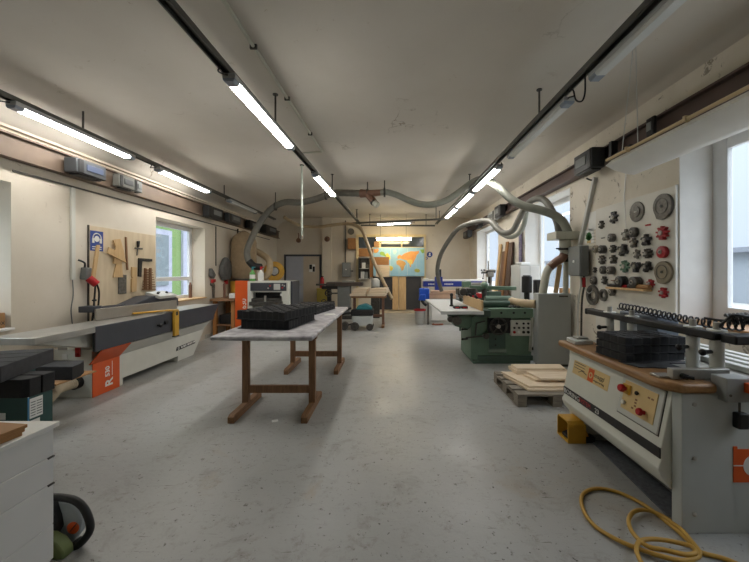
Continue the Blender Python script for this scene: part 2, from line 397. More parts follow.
def lamp_proto(name, on, m, L=1.58):
    t = thing(name, 'x', 'lamp')
    h = L/2
    MB().prism([(-.055, .03), (-.05, .055), (.05, .055), (.055, .03), (.05, .012), (-.05, .012)], 'y', -h, h).build('housing', M_HOUS, t, bevel=.004)
    MB().prism([(-.048, .012), (-.048, .002), (-.034, -.014), (.034, -.014), (.048, .002), (.048, .012)], 'y', -h+.09, h-.09).build('tube_cover', m, t)
    for s in (-1, 1):
        MB().prism([(-.051, .014), (-.05, .0), (-.034, -.018), (.034, -.018), (.05, .0), (.051, .014)], 'y', s*h, s*(h-.088)).build('end_cap', mat('clear_end_cap', (150, 160, 172), .25), t, bevel=.004)
        MB().bar((0, s*(h-.3), .03), (0, s*(h-.3), .0548), .12, .02, (1, 0, 0)).build('clip', M_STEEL, t)
    MB().tube([(0, -h+.02, .04), (-.03, -h-.05, .02), (-.02, -h-.12, .0), (-.01, -h-.10, .048)], .006, n=6).build('power_cord', M_BLACK, t)
    return t
lp = lamp_proto('tube_lamp', True, M_LED)
lo = lamp_proto('tube_lamp', False, M_TUBEOFF)
onl = [((-3.68, 4.145, 3.11), 0, 'lit tube lamp over the near half of the long planer'),
       ((-3.68, 6.25, 3.11), 0, 'lit tube lamp on the planer-side track beside the green-view window'),
       ((mt(3.55)+.02, 3.555, 3.04), -.033, 'large lit tube lamp above the near end of the trestle table'),
       ((mt(6.3)+.02, 6.28, 3.04), -.033, 'lit tube lamp in the middle track, next to the hanging white pole'),
       ((1.67, 6.05, 3.09), 0, 'lit tube lamp on the far side track, first lit one from the unlit tubes'),
       ((1.67, 7.75, 3.09), 0, 'lit tube lamp on the far side track, second of three lit in line'),
       ((1.67, 9.45, 3.09), 0, 'lit tube lamp on the far side track, last one before the back wall')]
for i, (p, rz, lb) in enumerate(onl):
    o = lp if i == 0 else dup(lp, p, rz)
    o.location = p; o.rotation_euler.z = rz; o['label'] = lb; o['group'] = 'tube lamps under the tracks'
off = [((1.70, 2.09, 3.10), 'largest unlit tube lamp, at the camera end of the track beside the trough lamp'),
       ((1.68, 4.03, 3.09), 'unlit tube lamp between the lit row and the nearest unlit tube'),
       ((-3.68, 8.67, 3.11), 'unlit tube lamp behind the lit ones over the planer side')]
for i, (p, lb) in enumerate(off):
    o = lo if i == 0 else dup(lo, p)
    o.location = p; o['label'] = lb; o['group'] = 'tube lamps under the tracks'
o = dup(lp, (.12, 10.59, 2.97), PI/2-.308, 'lit tube lamp hung crosswise from the askew track near the map', 'tube lamps under the tracks')
o.scale = (1, .72, 1)
# loop of black cord between track and the unlit tube
tag(MB().tube([at(585, 74, 2.9), at(585, 92, 2.9), at(582, 101, 2.92), at(576, 100, 3.0), at(573, 90, 3.05), at(569, 92, 3.1)], .007, n=6).build('lamp_cord', M_BLACK), 'black cord looping between two unlit tube lamps', 'cord')

# workshop pendant with white trough reflector over the boring machine
pl = thing('pendant_trough_lamp', 'unlit white trough lamp hung on two thin cords over the boring machine', 'lamp', (2.18, 1.5, 2.44))
MB().prism([(2.03, 2.50), (2.09, 2.555), (2.22, 2.555), (2.33, 2.45), (2.325, 2.425), (2.30, 2.415), (2.25, 2.42), (2.12, 2.455)], 'y', -.6, 3.245).build('reflector', M_WHITE, pl)
MB().prism([(2.03, 2.50), (2.09, 2.555), (2.22, 2.555), (2.33, 2.45), (2.325, 2.425), (2.30, 2.415), (2.25, 2.42), (2.12, 2.455)], 'y', 3.245, 3.262).build('end_plate', M_WHITE, pl)
MB().cyl((2.065, -.6, 2.565), (2.065, 3.3, 2.565), .013, n=10).build('conduit', mat('cream_conduit', (200, 178, 140), .5), pl)
for y in (.6, 1.2, 1.8, 2.4, 3.0): MB().box(2.045, 2.085, y, y+.022, 2.545, 2.588).build('clamp', mat('cream_conduit', (200, 178, 140)), pl, bevel=.003)
for y0, y1 in ((2.93, 2.89), (2.95, 3.09)): MB().cyl((2.07, y1, 2.56), (2.08, y0, ZC-.002), .004, n=6).build('cord', M_LGREY, pl)
for y0, y1 in ((.3, .25), (.32, .42)): MB().cyl((2.07, y1, 2.56), (2.08, y0, ZC-.002), .004, n=6).build('cord', M_LGREY, pl)
MB().cyl((2.08, 2.94, ZC-.03), (2.08, 2.94, ZC-.001), .012, n=8).build('hook', M_BLACK, pl)

# ceiling conduit, hanging pole
cc = thing('ceiling_conduit', 'thin pale conduit clipped along the ceiling, bent at its far end', 'pipe', (-1.16, 3.5, ZC-.03))
MB().tube([(-1.24, 1.2, ZC-.018), (-1.11, 5.65, ZC-.018), (-1.46, 5.72, ZC-.018)], .016, n=8, sub=1).build('conduit', M_PIPE, cc)
for y in (2.2, 3.0, 3.9, 4.9): MB().box(-1.24+(y-1.2)*.0292-.03, -1.24+(y-1.2)*.0292+.03, y, y+.02, ZC-.04, ZC-.001).build('clip', M_DSTEEL, cc)
hp = thing('hanging_pole', 'thin pale green pole hanging straight down from the ceiling', 'pole', (-1.63, 6.4, 2.17))
MB().cyl((-1.63, 6.4, 2.18), (-1.63, 6.4, ZC-.002), .017, n=10).build('tube', mat('pale_green_metal', (186, 196, 184), .4), hp)
MB().cyl((-1.63, 6.4, ZC-.012), (-1.63, 6.4, ZC-.001), .04, n=12).build('ceiling_plate', M_DSTEEL, hp)
MB().tube([(-1.63, 6.4, 2.19), (-1.60, 6.4, 2.15), (-1.63, 6.4, 2.12), (-1.66, 6.4, 2.15)], .008, n=6).build('hook', M_STEEL, hp)

# ------------------------------------------------------------------ power boxes on the crane rails
def tap_box(label, side, y0, y1, z0, z1, dep, body, dark=True, win=None):
    x0 = XL+.111 if side < 0 else XR-.131
    s = -side
    xa, xb = sorted((x0, x0+s*dep))
    t = thing('rail_power_box', label, 'junction box', ((xa+xb)/2, (y0+y1)/2, z0), 'power boxes on the steel rails')
    MB().box(xa, xb, y0, y1, z0, z1).build('housing', body, t, bevel=.01)
    xf = x0+s*dep
    a, b = sorted((xf, xf+s*.008))
    MB().box(a, b, y0+.06*(y1-y0), y0+.22*(y1-y0), z0+.01, z1-.01).build('side_flange', M_BLACK, t, bevel=.003)
    MB().box(a, b, y0+.32*(y1-y0), y1-.12*(y1-y0), z0+.3*(z1-z0), z1-.25*(z1-z0)).build('cover', win or M_MGREY, t, bevel=.003)
    MB().box(xa+.02, xb-.02, y0+.05, y1-.05, z0-.02, z0).build('cable_entry', M_BLACK, t, bevel=.004)
    return t
grey = mat('box_grey', (64, 67, 70), .45); 
tap_box('big grey power box with a blue sticker on the steel rail over the planer', -1, 4.27, 4.72, 2.74, 2.92, .16, grey, win=mat('blue_grey_cover', (70, 80, 104), .4))
tap_box('grey power box with pale edges next along from the blue-stickered one', -1, 5.02, 5.33, 2.75, 2.93, .1, mat('box_light', (104, 104, 98), .45), win=grey)
tap_box('small pale-edged power box, third along the planer-side rail', -1, 5.37, 5.52, 2.76, 2.93, .08, M_MGREY)
tap_box('dark power box on the rail above the far edge of the green-view window', -1, 7.44, 8.06, 2.70, 2.94, .14, M_BLACK)
tap_box('grey twin power box on the rail next to the one above the window edge', -1, 8.4, 9.08, 2.74, 2.94, .12, grey)
tap_box('small black power box on the rail just before the dust hose bend', -1, 9.66, 10.2, 2.74, 2.96, .12, M_BLACK)
tap_box('black power box at the very end of the planer-side rail', -1, 10.7, 11.7, 2.74, 2.98, .2, M_BLACK)
tap_box('big black power box with a handle on the rail above the cutter board', 1, 4.47, 4.91, 2.86, 3.12, .17, mat('box_dark', (46, 48, 50), .4))
tap_box('narrow black coupler clamped on the brown rail near the trough lamp cords', 1, 3.60, 3.72, 2.94, 3.135, .03, M_BLACK)
tap_box('black power box on the rail above the middle window of that wall', 1, 8.3, 8.75, 2.86, 3.13, .14, M_BLACK)
tap_box('pale power box close behind the black one on the same rail', 1, 8.9, 9.5, 2.84, 3.1, .1, M_LGREY, win=M_MGREY)
tap_box('small black power box on the rail over the far window', 1, 10.3, 10.8, 2.86, 3.1, .12, M_BLACK)
tap_box('last dark power box on the cutter-side rail, by the back corner', 1, 11.7, 12.4, 2.7, 2.92, .16, grey)
br = thing('rail_bracket', 'black angle bracket with a short rod on the rail beside the big black power box', 'bracket', (2.72, 4.1, 2.9))
MB().box(2.70, 2.779, 4.22, 4.27, 2.90, 3.1).build('plate', M_BLACK, br); MB().bar((2.74, 4.22, 2.915), (2.70, 3.86, 2.915), .05, .02).build('rod', M_BLACK, br)

# conduits and cables on the walls
tag(MB().box(XL, XL+.012, 3.79, 11.9, 2.60, 2.622).build('wall_conduit', M_DSTEEL), 'thin dark cable run fixed along the wall below the brown rail', 'cable')
wc = thing('wall_cable_duct', 'white vertical cable duct ending at the grey socket by the tool board', 'cable duct', (XL+.02, 4.5, 1.41))
MB().box(XL, XL+.03, 4.47, 4.525, 1.40, 2.595).build('duct', M_OFFW, wc, bevel=.004)
MB().tube([(XL+.02, 4.49, 1.40), (XL+.02, 4.50, 1.2), (XL+.02, 4.47, 1.0), (XL+.02, 4.5, .75)], .006, n=6).build('thin_cable', M_MGREY, wc)
so = thing('power_socket', 'grey angled wall socket with red plug and two black cables', 'socket', (XL+.05, 4.66, 1.38))
MB().bar((XL+.05, 4.64, 1.40), (XL+.07, 4.64, 1.56), .08, .09, (1, 0, 0)).build('socket_body', M_MGREY, so, bevel=.012)
MB().cyl((XL+.08, 4.66, 1.42), (XL+.14, 4.72, 1.33), .05, n=14).build('red_plug', M_RED, so, bevel=.005)
for k in (0, .07): MB().tube([(XL+.13, 4.71+k*.3, 1.34), (XL+.13, 4.70+k, 1.2), (XL+.12, 4.68+k, .9), (XL+.1, 4.66+k, .70)], .011, n=8).build('cable', M_BLACK, so)
MB().tube([(XL+.06, 4.62, 1.55), (XL+.08, 4.6, 1.62), (XL+.03, 4.56, 1.66)], .012, n=8).build('cable', M_BLACK, so)
dc = thing('wall_cable_duct', 'pale square duct slanting down the flaking wall to the grey electric box', 'cable duct', (XR-.04, 5.2, 1.9))
MB().bar((XR-.03, 4.86, 2.83), (XR-.03, 5.3, 1.79), .05, .05, (1, 0, 0)).build('duct', M_LGREY, dc, bevel=.004)
MB().tube([(XR-.10, 4.95, 2.84), (XR-.05, 4.90, 2.80), (XR-.04, 4.86, 2.83)], .012, n=8).build('cable', M_BLACK, dc)
tag(MB().bar((XR-.02, 4.27, 2.42), (XR-.022, 4.22, 1.86), .012, .01, (1, 0, 0)).bar((XR-.02, 4.27, 2.42), (XR-.02, 4.22, 2.9), .012, .01, (1, 0, 0)).build('ceiling_pull_string', M_WHITE), 'thin white pull cord hanging in front of the cutter board', 'cord')

# ------------------------------------------------------------------ what the windows look out on
gb = thing('neighbour_house', 'green rendered house across the yard with a white framed window', 'building', (-8.6, 9, 0))
MB().box(-9.4, -8.6, 1, 26, 0, 6).build('facade', mat('green_render', (112, 138, 84), .9, var=.05), gb)
MB().box(-8.62, -8.54, 11.6, 13.56, .7, 3.1).build('window_surround', mat('pale_render', (160, 162, 178)), gb); MB().box(-8.56, -8.50, 11.9, 13.3, 1.0, 2.9).build('window_glass', mat('curtained_glass', (112, 122, 126), .5), gb)
MB().box(-8.62, -8.5, 14.24, 16.5, 0, 6).build('pale_pier', mat('pale_render', (160, 162, 178), .9, var=.03), gb)
MB().box(-8.62, -8.5, 4, 8.5, 0, 6).build('pale_pier', mat('pale_render', (160, 162, 178), .9, var=.03), gb)
rb = thing('pale_building', 'pale grey low building seen faintly through the big windows', 'building', (20, 12, 0))
MB().box(18, 24, -10, 40, -2, 2.5).build('facade', mat('pale_grey_render', (126, 134, 142), .9, var=.04), rb)
MB().box(17.6, 24.4, -10.4, 40.4, 2.5, 2.75).build('roof_edge', mat('grey_roof', (110, 116, 126), .7), rb)
struct(MB().box(-40, XL-.55, -30, 60, -.3, -.1).box(XR+.55, 40, -30, 60, -.3, -.1).build('ground', mat('yard_paving', (150, 150, 146), .9), origin=(0, 0, -.3), smooth=0))
# ================================================================== long surface planer along the peg-board wall
P = thing('surface_planer', 'long grey and white surface planer with an orange panel marked R530', 'machine', (-3.7, 5.1, 0))
MB().prism([(4.12, 0), (4.60, 0), (4.60, .09), (5.79, .09), (5.79, 0), (6.25, 0), (6.76, .575), (4.12, .575)], 'x', -4.0, -3.55).build('base', M_OFFW, P, bevel=.006)
MB().prism([(-3.549, .41), (-3.40, .572), (-3.549, .572)], 'y', 4.535, 6.55).build('upper_flank', M_LGREY, P)
MB().box(-3.549, -3.538, 4.12, 4.53, .0, .408).prism([(-3.549, .405), (-3.538, .40), (-3.385, .572), (-3.40, .578)], 'y', 4.07, 4.53).build('orange_panel', M_ORANGE, P, bevel=.003)
text('R', .16, (-3.536, 4.41, .065), (0, 0, 1), (0, -1, 0), M_WHITE, P, bold=.004)
text('530', .088, (-3.536, 4.36, .19), (0, 0, 1), (0, -1, 0), M_WHITE, P, bold=.0025)
MB().box(-3.5375, -3.536, 4.402, 4.410, .19, .37).build('marking', M_WHITE, P)
MB().box(-3.87, -3.425, 3.30, 5.28, .80, .868).box(-3.425, -3.39, 3.30, 3.985, .80, .868).build('infeed_table', M_STEEL, P, bevel=.004)
MB().box(-3.87, -3.425, 5.42, 6.86, .81, .868).build('outfeed_table', M_STEEL, P, bevel=.004)
MB().box(-3.87, -3.47, 5.29, 5.41, .70, .85).cyl((-3.85, 5.35, .80), (-3.48, 5.35, .80), .058, n=20).build('cutter_block', M_DSTEEL, P)
MB().prism([(3.985, .577), (6.60, .588), (6.86, .868), (3.985, .868)], 'x', -3.42, -3.39).build('side_apron', M_DGREY, P, bevel=.005)
MB().box(-3.42, -3.39, 3.975, 3.984, .577, .868).build('apron_end_cap', M_BLACK, P, bevel=.004)
MB().prism([(3.36, .798), (4.12, .60), (4.12, .798)], 'x', -3.82, -3.5).build('table_bracket', M_OFFW, P, bevel=.004)
MB().prism([(5.3, .576), (6.72, .576), (6.8, .809), (4.3, .799)], 'x', -3.86, -3.43).build('table_bed', M_DGREY, P)
fa, fb = Vector((-3.79, 4.45, .947)), Vector((-3.66, 5.92, .947))
MB().bar(fa, fb, .028, .15).build('fence', mat('fence_alloy', (150, 144, 134), .45, .3, var=.06), P, bevel=.006)
MB().bar(fa+Vector((-.035, .03, -.01)), fa+Vector((-.02, .2, -.01)), .03, .09).build('fence_end_stop', M_BLACK, P, bevel=.006)
MB().box(-4.02, -3.83, 4.46, 4.60, .975, 1.055).bar((-3.95, 4.6, 1.0), (-3.92, 5.1, 1.0), .05, .06).box(-4.0, -3.9, 4.9, 5.0, .868, 1.0).build('fence_arm', M_DGREY, P, bevel=.006)
kn = MB().cyl((-3.87, 4.53, 1.05), (-3.87, 4.53, 1.12), .009, n=8).build('clamp_rod', M_DSTEEL, P)
MB().sph((-3.87, 4.53, 1.13), .02, (1.3, 1.3, .8)).build('clamp_knob', M_BLACK, kn)
MB().prism([(4.92, .90), (4.92, .97), (5.5, 1.115), (6.0, 1.115), (6.2, 1.03), (6.2, .90)], 'x', -4.05, -3.79).box(-4.0, -3.85, 5.2, 5.9, .86, .90).build('fence_housing', M_DGREY, P, bevel=.008, smooth=20)
cp = MB().ob((-3.83, 5.80, 1.12), (.25, .42, .05), (.95, 0, -.28), (.04, 1, .0)).build('control_head', M_LGREY, P, bevel=.006)
for k, y in enumerate((5.75, 5.86, 5.97)): MB().cyl((-3.82-.06*(k % 2), y-.06, 1.13), (-3.81-.06*(k % 2), y-.06, 1.17), .02, n=10).build('button', M_BLACK, cp)
MB().bar((-3.72, 5.0, .90), (-3.44, 5.36, .905), .075, .02).box(-3.52, -3.36, 5.37, 5.50, .885, .91).build('cutter_guard', M_YELLOW, P, bevel=.004)
MB().box(-3.385, -3.345, 5.38, 5.49, .50, .905).build('guard_drop_arm', M_YELLOW, P, bevel=.006)
MB().box(-3.388, -3.342, 5.375, 5.495, .487, .505).box(-3.386, -3.343, 5.41, 5.46, .82, .88).build('arm_clip', M_BLACK, P, bevel=.003)
MB().cyl((-3.39, 5.05, .72), (-3.345, 5.05, .72), .014, n=8).sph((-3.345, 5.05, .72), .03).cyl((-3.39, 5.22, .74), (-3.36, 5.22, .74), .03, n=12).build('clamp_lever', M_BLACK, P)
MB().prism([(5.74, .185), (5.76, .245), (6.28, .265), (6.30, .205)], 'x', -3.552, -3.543).build('name_badge', M_BLACK, P, bevel=.004)
nb = MB()
for k, wd in enumerate((.04, .05, .03, .05, .045, .035, .05)):
    y = 5.87+.06*k; nb.box(-3.543, -3.5418, y, y+wd, .207+.003*k, .24+.003*k)
nb.build('badge_lettering', M_PAPER, P)
MB().ring((-3.5428, 5.80, .217), (1, 0, 0), .021, .012, .002, 18).build('badge_emblem', M_PAPER, P)
MB().box(-3.74, -3.68, 4.105, 4.12, .49, .60).cyl((-3.71, 4.107, .52), (-3.71, 4.09, .52), .018, n=12).build('red_switch', M_RED, P, bevel=.003)
MB().cyl((-3.71, 4.12, .65), (-3.71, 4.10, .65), .014, n=10).build('bolt_head', M_BLACK, P)
MB().box(-3.95, -3.84, 4.112, 4.12, .57, .63).build('type_plate', M_STEEL, P, bevel=.002)
MB().box(-3.90, -3.84, 4.113, 4.12, .46, .52).build('sticker', M_PAPER, P)
MB().ring((-3.715, 4.06, .19), (0, 1, 0), .075, .05, .059, 20).build('hose_flange', M_BLACK, P)

tag(MB().tube([(-3.715, 4.09, .19), (-3.70, 3.9, .21), (-3.60, 3.72, .235), (-3.40, 3.46, .27), (-3.30, 3.2, .19), (-3.22, 3.05, .09), (-3.05, 2.94, .068)], .062, n=14, step=.014, rib=.06).build('ribbed_hose', mat('ribbed_beige_hose', (186, 172, 146), .6)), 'ribbed beige extraction hose plugged into the planer end by the floor', 'hose')

# ================================================================== pile of cartons and foam blocks by the planer end
def carton(label, x0, x1, y0, y1, z1, m, z0=0.0, stickers=()):
    t = thing('carton', label, 'box', ((x0+x1)/2, (y0+y1)/2, z0), 'cartons under the foam blocks')
    MB().box(x0, x1, y0, y1, z0, z1).build('box_body', m, t, bevel=.004)
    for s in stickers: MB().box(*s).build('label_sticker', M_PAPER, t)
    return t
c1 = carton('dark teal carton with white stickers behind the white drawer cabinet', -3.12, -2.45, 2.34, 2.515, .65, M_TEAL,
      stickers=[(-2.451, -2.4485, 2.352, 2.44, .50, .635), (-2.451, -2.4485, 2.352, 2.42, .40, .485), (-2.451, -2.4485, 2.46, 2.505, .345, .375), (-2.75, -2.60, 2.3385, 2.341, .50, .545), (-2.452, -2.449, 2.341, 2.347, .1, .65)])
m_ = MB()
for k in range(6): m_.box(-2.4484, -2.4478, 2.358, 2.39, .515+.018*k, .521+.018*k).box(-2.4484, -2.4478, 2.398, 2.434, .515+.018*k, .521+.018*k)
m_.build('sticker_print', M_MGREY, c1)
MB().box(-2.4515, -2.4482, 2.3385, 2.349, .02, .648).build('edge_tape', mat('blue_tape', (60, 130, 170)), c1)
carton('plain teal carton carrying the sheet of brown cardboard', -3.84, -3.57, 3.2, 3.56, .455, M_TEAL)
carton('teal carton standing between the other two, under the tilted foam slab', -3.5, -2.93, 2.54, 2.86, .75, M_TEAL)
tag(MB().box(-3.85, -3.07, 3.18, 3.62, .455, .468).build('cardboard_sheet', M_CARD), 'brown cardboard sheet jutting out of the pile beside the planer', 'cardboard')

def slab(label, pts, z0, z1, m=M_FOAM):
    t = thing('foam_block', label, 'foam block', (sum(p[0] for p in pts)/len(pts), sum(p[1] for p in pts)/len(pts), z0), 'black foam blocks piled by the planer')
    MB().prism(pts, 'z', z0, z1).build('core', m, t, bevel=.004)
    return t
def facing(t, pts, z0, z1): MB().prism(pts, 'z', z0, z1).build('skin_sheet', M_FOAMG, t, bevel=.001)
t = slab('lower black foam block on the front edge of the teal carton', [(-3.10, 2.325), (-2.475, 2.325), (-2.445, 2.35), (-2.445, 2.425), (-3.10, 2.425)], .65, .772)
facing(t, [(-3.10, 2.325), (-2.475, 2.325), (-2.445, 2.35), (-2.445, 2.425), (-3.10, 2.425)], .772, .776)
t = slab('lower black foam block behind the front one on the teal carton', [(-3.10, 2.437), (-2.445, 2.437), (-2.445, 2.525), (-3.10, 2.525)], .65, .774)
facing(t, [(-3.10, 2.437), (-2.445, 2.437), (-2.445, 2.525), (-3.10, 2.525)], .774, .778)
for k, (dy, c) in enumerate(((0, 0),)):
    t = slab('large charcoal foam slab lying askew on top of the pile', [(-2.53, 2.25), (-2.72, 2.80), (-3.5, 2.55), (-3.3, 2.0)], .778, .885, M_FOAMG)
    for j in (.25, .5, .75):
        a = Vector((-2.53, 2.25, .886)).lerp(Vector((-2.72, 2.80, .886)), j); b_ = a+Vector((-.72, -.23, 0))
        MB().bar(a, b_, .006, .003).build('slit', M_BLACK, t)
t = slab('smaller charcoal foam sheet at the very top of the pile', [(-2.90, 2.50), (-3.30, 2.86), (-3.62, 2.6), (-3.22, 2.24)], .8875, .925, M_FOAMG)
facing(t, [(-2.90, 2.50), (-3.30, 2.86), (-3.62, 2.6), (-3.22, 2.24)], .925, .929)
t = slab('black foam block with an angled end lying on the cardboard sheet', [(-3.58, 3.30), (-3.03, 3.30), (-3.06, 3.42), (-3.13, 3.54), (-3.58, 3.54)], .468, .592)
facing(t, [(-3.58, 3.30), (-3.03, 3.30), (-3.06, 3.42), (-3.13, 3.54), (-3.58, 3.54)], .592, .597)

cb = thing('window_carton', 'brown carton on the sill of the nearest side window', 'box', (-4.3, 3.6, .896))
MB().box(-4.42, -4.17, 3.42, 3.75, .896, 1.06).build('box_body', M_CARD, cb, bevel=.004)
text('DOX', .055, (-4.168, 3.62, .93), (0, 1, 0), (0, 0, 1), M_BLACK, cb)

# ================================================================== white drawer cabinet, boards and chainsaw near the camera
D = thing('drawer_cabinet', 'white drawer cabinet with brown boards on top', 'cabinet', (-2.1, 1.2, 0))
MB().box(-2.6, -1.69, .35, 1.725, .06, .725).box(-2.55, -1.74, .4, 1.68, 0, .06).build('carcass', M_WHITE, D, bevel=.003)
MB().box(-2.62, -1.665, .33, 1.745, .725, .75).build('cabinet_top', M_WHITE, D, bevel=.004)
for k, (a, b) in enumerate(((.08, .251), (.253, .455), (.457, .589), (.591, .724))):
    dr = MB().box(-1.69, -1.672, .36, 1.72, a, b).build('drawer', mat('white_drawer', (230, 230, 228), .4, var=.02), D, bevel=.003)
    if k in (1, 2): MB().box(-1.676, -1.668, 1.69, 1.722, b-.006, b+.001).build('pull_notch', M_DSTEEL, dr)
bd = [('bottom', -2.05, .0, 3), ('middle', -2.03, .012, 2), ('top', -2.06, .024, 1)]
for nm, x, dz, _ in bd:
    z = .75+.0215*bd.index((nm, x, dz, _))
    e_ = .006*_; o = MB().prism([(-1.668-e_, 1.605-e_), (-1.70-e_, 1.28), (-2.05, 1.26), (-2.05, 1.655-e_)], 'z', z-.0052*bd.index((nm, x, dz, _)), z-.0052*bd.index((nm, x, dz, _))+.0155).build('brown_board', mat('tan_board', (178, 132, 84), .65, var=.1), bevel=.002)
    tag(o, f'{nm} board of the short brown stack on the white drawer cabinet', 'board', 'brown boards on the cabinet')

S = thing('chainsaw', 'grey chainsaw with black loop handle standing on the floor behind the white cabinet', 'chainsaw', (-1.74, 1.92, 0))
q = lambda x, y, Y=1.88: at(x, y, Y)
MB().tube([q(50, 497), q(62, 497.5), q(74, 500), q(83, 507), q(89, 519), q(90, 530), q(84, 540), q(76, 547), q(70, 553)], .019, n=10).build('front_handle', M_BLACK, S)
MB().prism([(-2.02, .0), (-1.76, .0), (-1.715, .06), (-1.70, .12), (-1.715, .19), (-1.76, .235), (-1.98, .25)], 'y', 1.90, 1.955).build('engine_body', mat('saw_grey', (164, 172, 176), .4), S, bevel=.012)
MB().prism([(-2.05, .02), (-1.84, .03), (-1.79, .11), (-1.80, .17), (-1.83, .26), (-1.90, .27), (-2.05, .25)], 'y', 1.865, 1.91).build('pull_start_cover', M_BLACK, S, bevel=.01)
MB().lathe([(.0, 0), (.032, 0), (.032, .006), (.027, .01), (0, .01)], q(73.5, 527.5, 1.90), (0, -1, 0), 20).build('orange_badge', M_ORANGE, S)
MB().bar(q(70.5, 531, 1.888), q(76.5, 524, 1.888), .004, .008, (0, 1, 0)).build('badge_mark', M_BLACK, S)
MB().prism([(-1.83, .0), (-1.70, .0), (-1.705, .04), (-1.74, .085), (-1.79, .11), (-1.83, .11)], 'y', 1.80, 1.865).build('chain_cover', mat('moss_green', (110, 122, 74), .6), S, bevel=.008)
MB().box(-1.73, -1.69, 1.87, 1.93, 0, .03).build('foot', M_BLACK, S, bevel=.006)
MB().tube([(-1.98, 1.98, .2), (-2.15, 1.95, .23), (-2.3, 1.95, .16), (-2.28, 1.95, .06), (-2.0, 1.93, .04)], .02, n=8).build('rear_handle', M_BLACK, S)

# ================================================================== trestle table with foam trays
T = thing('trestle_table', 'long scuffed grey table on brown wooden trestles in the middle of the room', 'table', (-1.23, 4.7, 0))
MB().box(-1.745, -.745, 3.34, 6.17, .832, .88).build('tabletop', M_TOP, T, bevel=.02, seg=3)
for y in (3.79, 5.42):
    for x in ((-1.575, -.85) if y < 4 else (-1.52, -.79)):
        MB().box(x-.035, x+.035, y-.03, y+.03, .075, .832).build('leg', M_WOOD, T, bevel=.004)
        MB().prism([(y-.37, 0), (y+.37, 0), (y+.37, .06), (y+.34, .08), (y-.34, .08), (y-.37, .06)], 'x', x-.032, x+.032).build('foot', M_WOODH, T, bevel=.004)
    MB().box(*((-1.54, -.885) if y < 4 else (-1.485, -.825)), y-.02, y+.02, .18, .262).build('stretcher', M_WOOD, T, bevel=.003)
    MB().box(-1.62, -.80, y-.029, y+.029, .77, .832).build('top_rail', M_WOOD, T, bevel=.003)

def tray(loc, rz, w, d, h, nx, ny, label, group='black foam trays', alt=.009):
    t = thing('foam_tray', label, 'foam tray', loc, group); WM[t.name] = Matrix()
    MB().box(-w/2+.006, w/2-.006, -d/2+.006, d/2-.006, 0, h*.9).build('base_slab', M_BLACK, t)
    g = .010; mb = MB(); cx, cy = w/nx, d/ny
    for i in range(nx):
        for j in range(ny):
            x, y = -w/2+cx*i, -d/2+cy*j
            k = h-alt*((i+j) % 2)
            mb.box(x+g/2, x+cx-g/2, y+g/2, y+cy-g/2, .002, k)
    mb.build('pocket_cells', M_FOAM, t, bevel=.004, seg=1)
    MB().box(-w/2-.001, w/2+.001, -d/2-.001, d/2+.001, h*.05, h*.12).build('base_lip', M_FOAMG, t)
    t.location = loc; t.rotation_euler.z = rz
    return t
rz = R(-8)
tray((-1.30, 4.12, .8805), rz, .56, .78, .10, 8, 10, 'lower black foam tray of the pair at the near end of the table')
tray((-1.30, 4.09, .983), R(-13), .58, .80, .10, 8, 10, 'upper black foam tray turned slightly on the pair at the near table end')
tray((-1.27, 5.47, .8805), R(-10), .56, .85, .055, 8, 10, 'lower black foam tray at the far end of the table')
tray((-1.27, 5.47, .9375), R(-10), .56, .85, .055, 8, 10, 'upper black foam tray at the far end of the table')
tag(MB().ob((-1.58, 3.92, .884), (.20, .26, .007), (1, .1, 0), (-.1, 1, 0)).build('rubber_sheet', M_BLACK, bevel=.001), 'thin black rubber sheet sticking out beside the tray pair', 'sheet')
tag(MB().ob((-.88, 5.05, .882), (.16, .21, .002), (1, .3, 0), (-.3, 1, 0)).build('note_sheet', M_PAPER), 'white paper sheet on the table beside the far trays', 'paper')
p_ = fl(275, 421)
tag(MB().ob((p_.x, p_.y, .002), (.06, .05, .003), (1, .4, 0), (-.4, 1, 0)).build('paper_scrap', M_PAPER), 'small pale paper scrap lying on the floor under the table end', 'paper')

# ================================================================== tool board on the wall, with what hangs on it
BX = XL+.02
TB = thing('tool_board', 'beige plywood tool board fixed to the wall above the planer', 'tool board', (XL+.01, 5.4, .95))
MB().box(XL+.001, BX, 4.74, 6.08, .78, 2.14).build('board', M_PLY, TB, bevel=.003)
MB().box(XL+.001, BX+.004, 4.73, 4.74, .78, 2.145).build('edge_strip', M_DSTEEL, TB)
def b2(px, py, off=0.0): return wl(px, py, BX+off)
def wall_prism(pts, off, th):      # photo outline on the board, with thickness
    P_ = [b2(*p) for p in pts]
    return MB().prism([(p.y, p.z) for p in P_], 'x', BX+off, BX+off+th)
sg = thing('hearing_protection_sign', 'blue square ear protection sign on the upper corner of the tool board', 'sign', b2(96, 250))
a, b_ = b2(90, 250.5), b2(103, 232)
MB().box(BX, BX+.004, a.y, b_.y, a.z, b_.z).build('plate', M_BLUE, sg)
cy, cz = (a.y+b_.y)/2, a.z+(b_.z-a.z)*.62
m_ = MB()
m_.tube([Vector((BX+.005, cy+.068*math.cos(k), cz+.068*math.sin(k)+.005)) for k in [R(x) for x in range(-20, 205, 15)]], .007, n=6, sub=1)
m_.ob((BX+.006, cy-.062, cz-.03), (.004, .035, .065)).ob((BX+.006, cy+.062, cz-.03), (.004, .035, .065)).cyl((BX+.004, cy, cz-.004), (BX+.0055, cy, cz-.004), .042, n=20)
m_.build('headset_symbol', M_PAPER, sg)
for k in range(2): MB().box(BX+.0035, BX+.005, a.y+.03, b_.y-.03, a.z+.02+.03*k, a.z+.033+.03*k).build('caption_line', M_PAPER, sg)
def hung(name, label, cat, mb, m, bevel=.002):
    return tag(mb.build('hanging_'+name, m, bevel=bevel), label, cat, None)
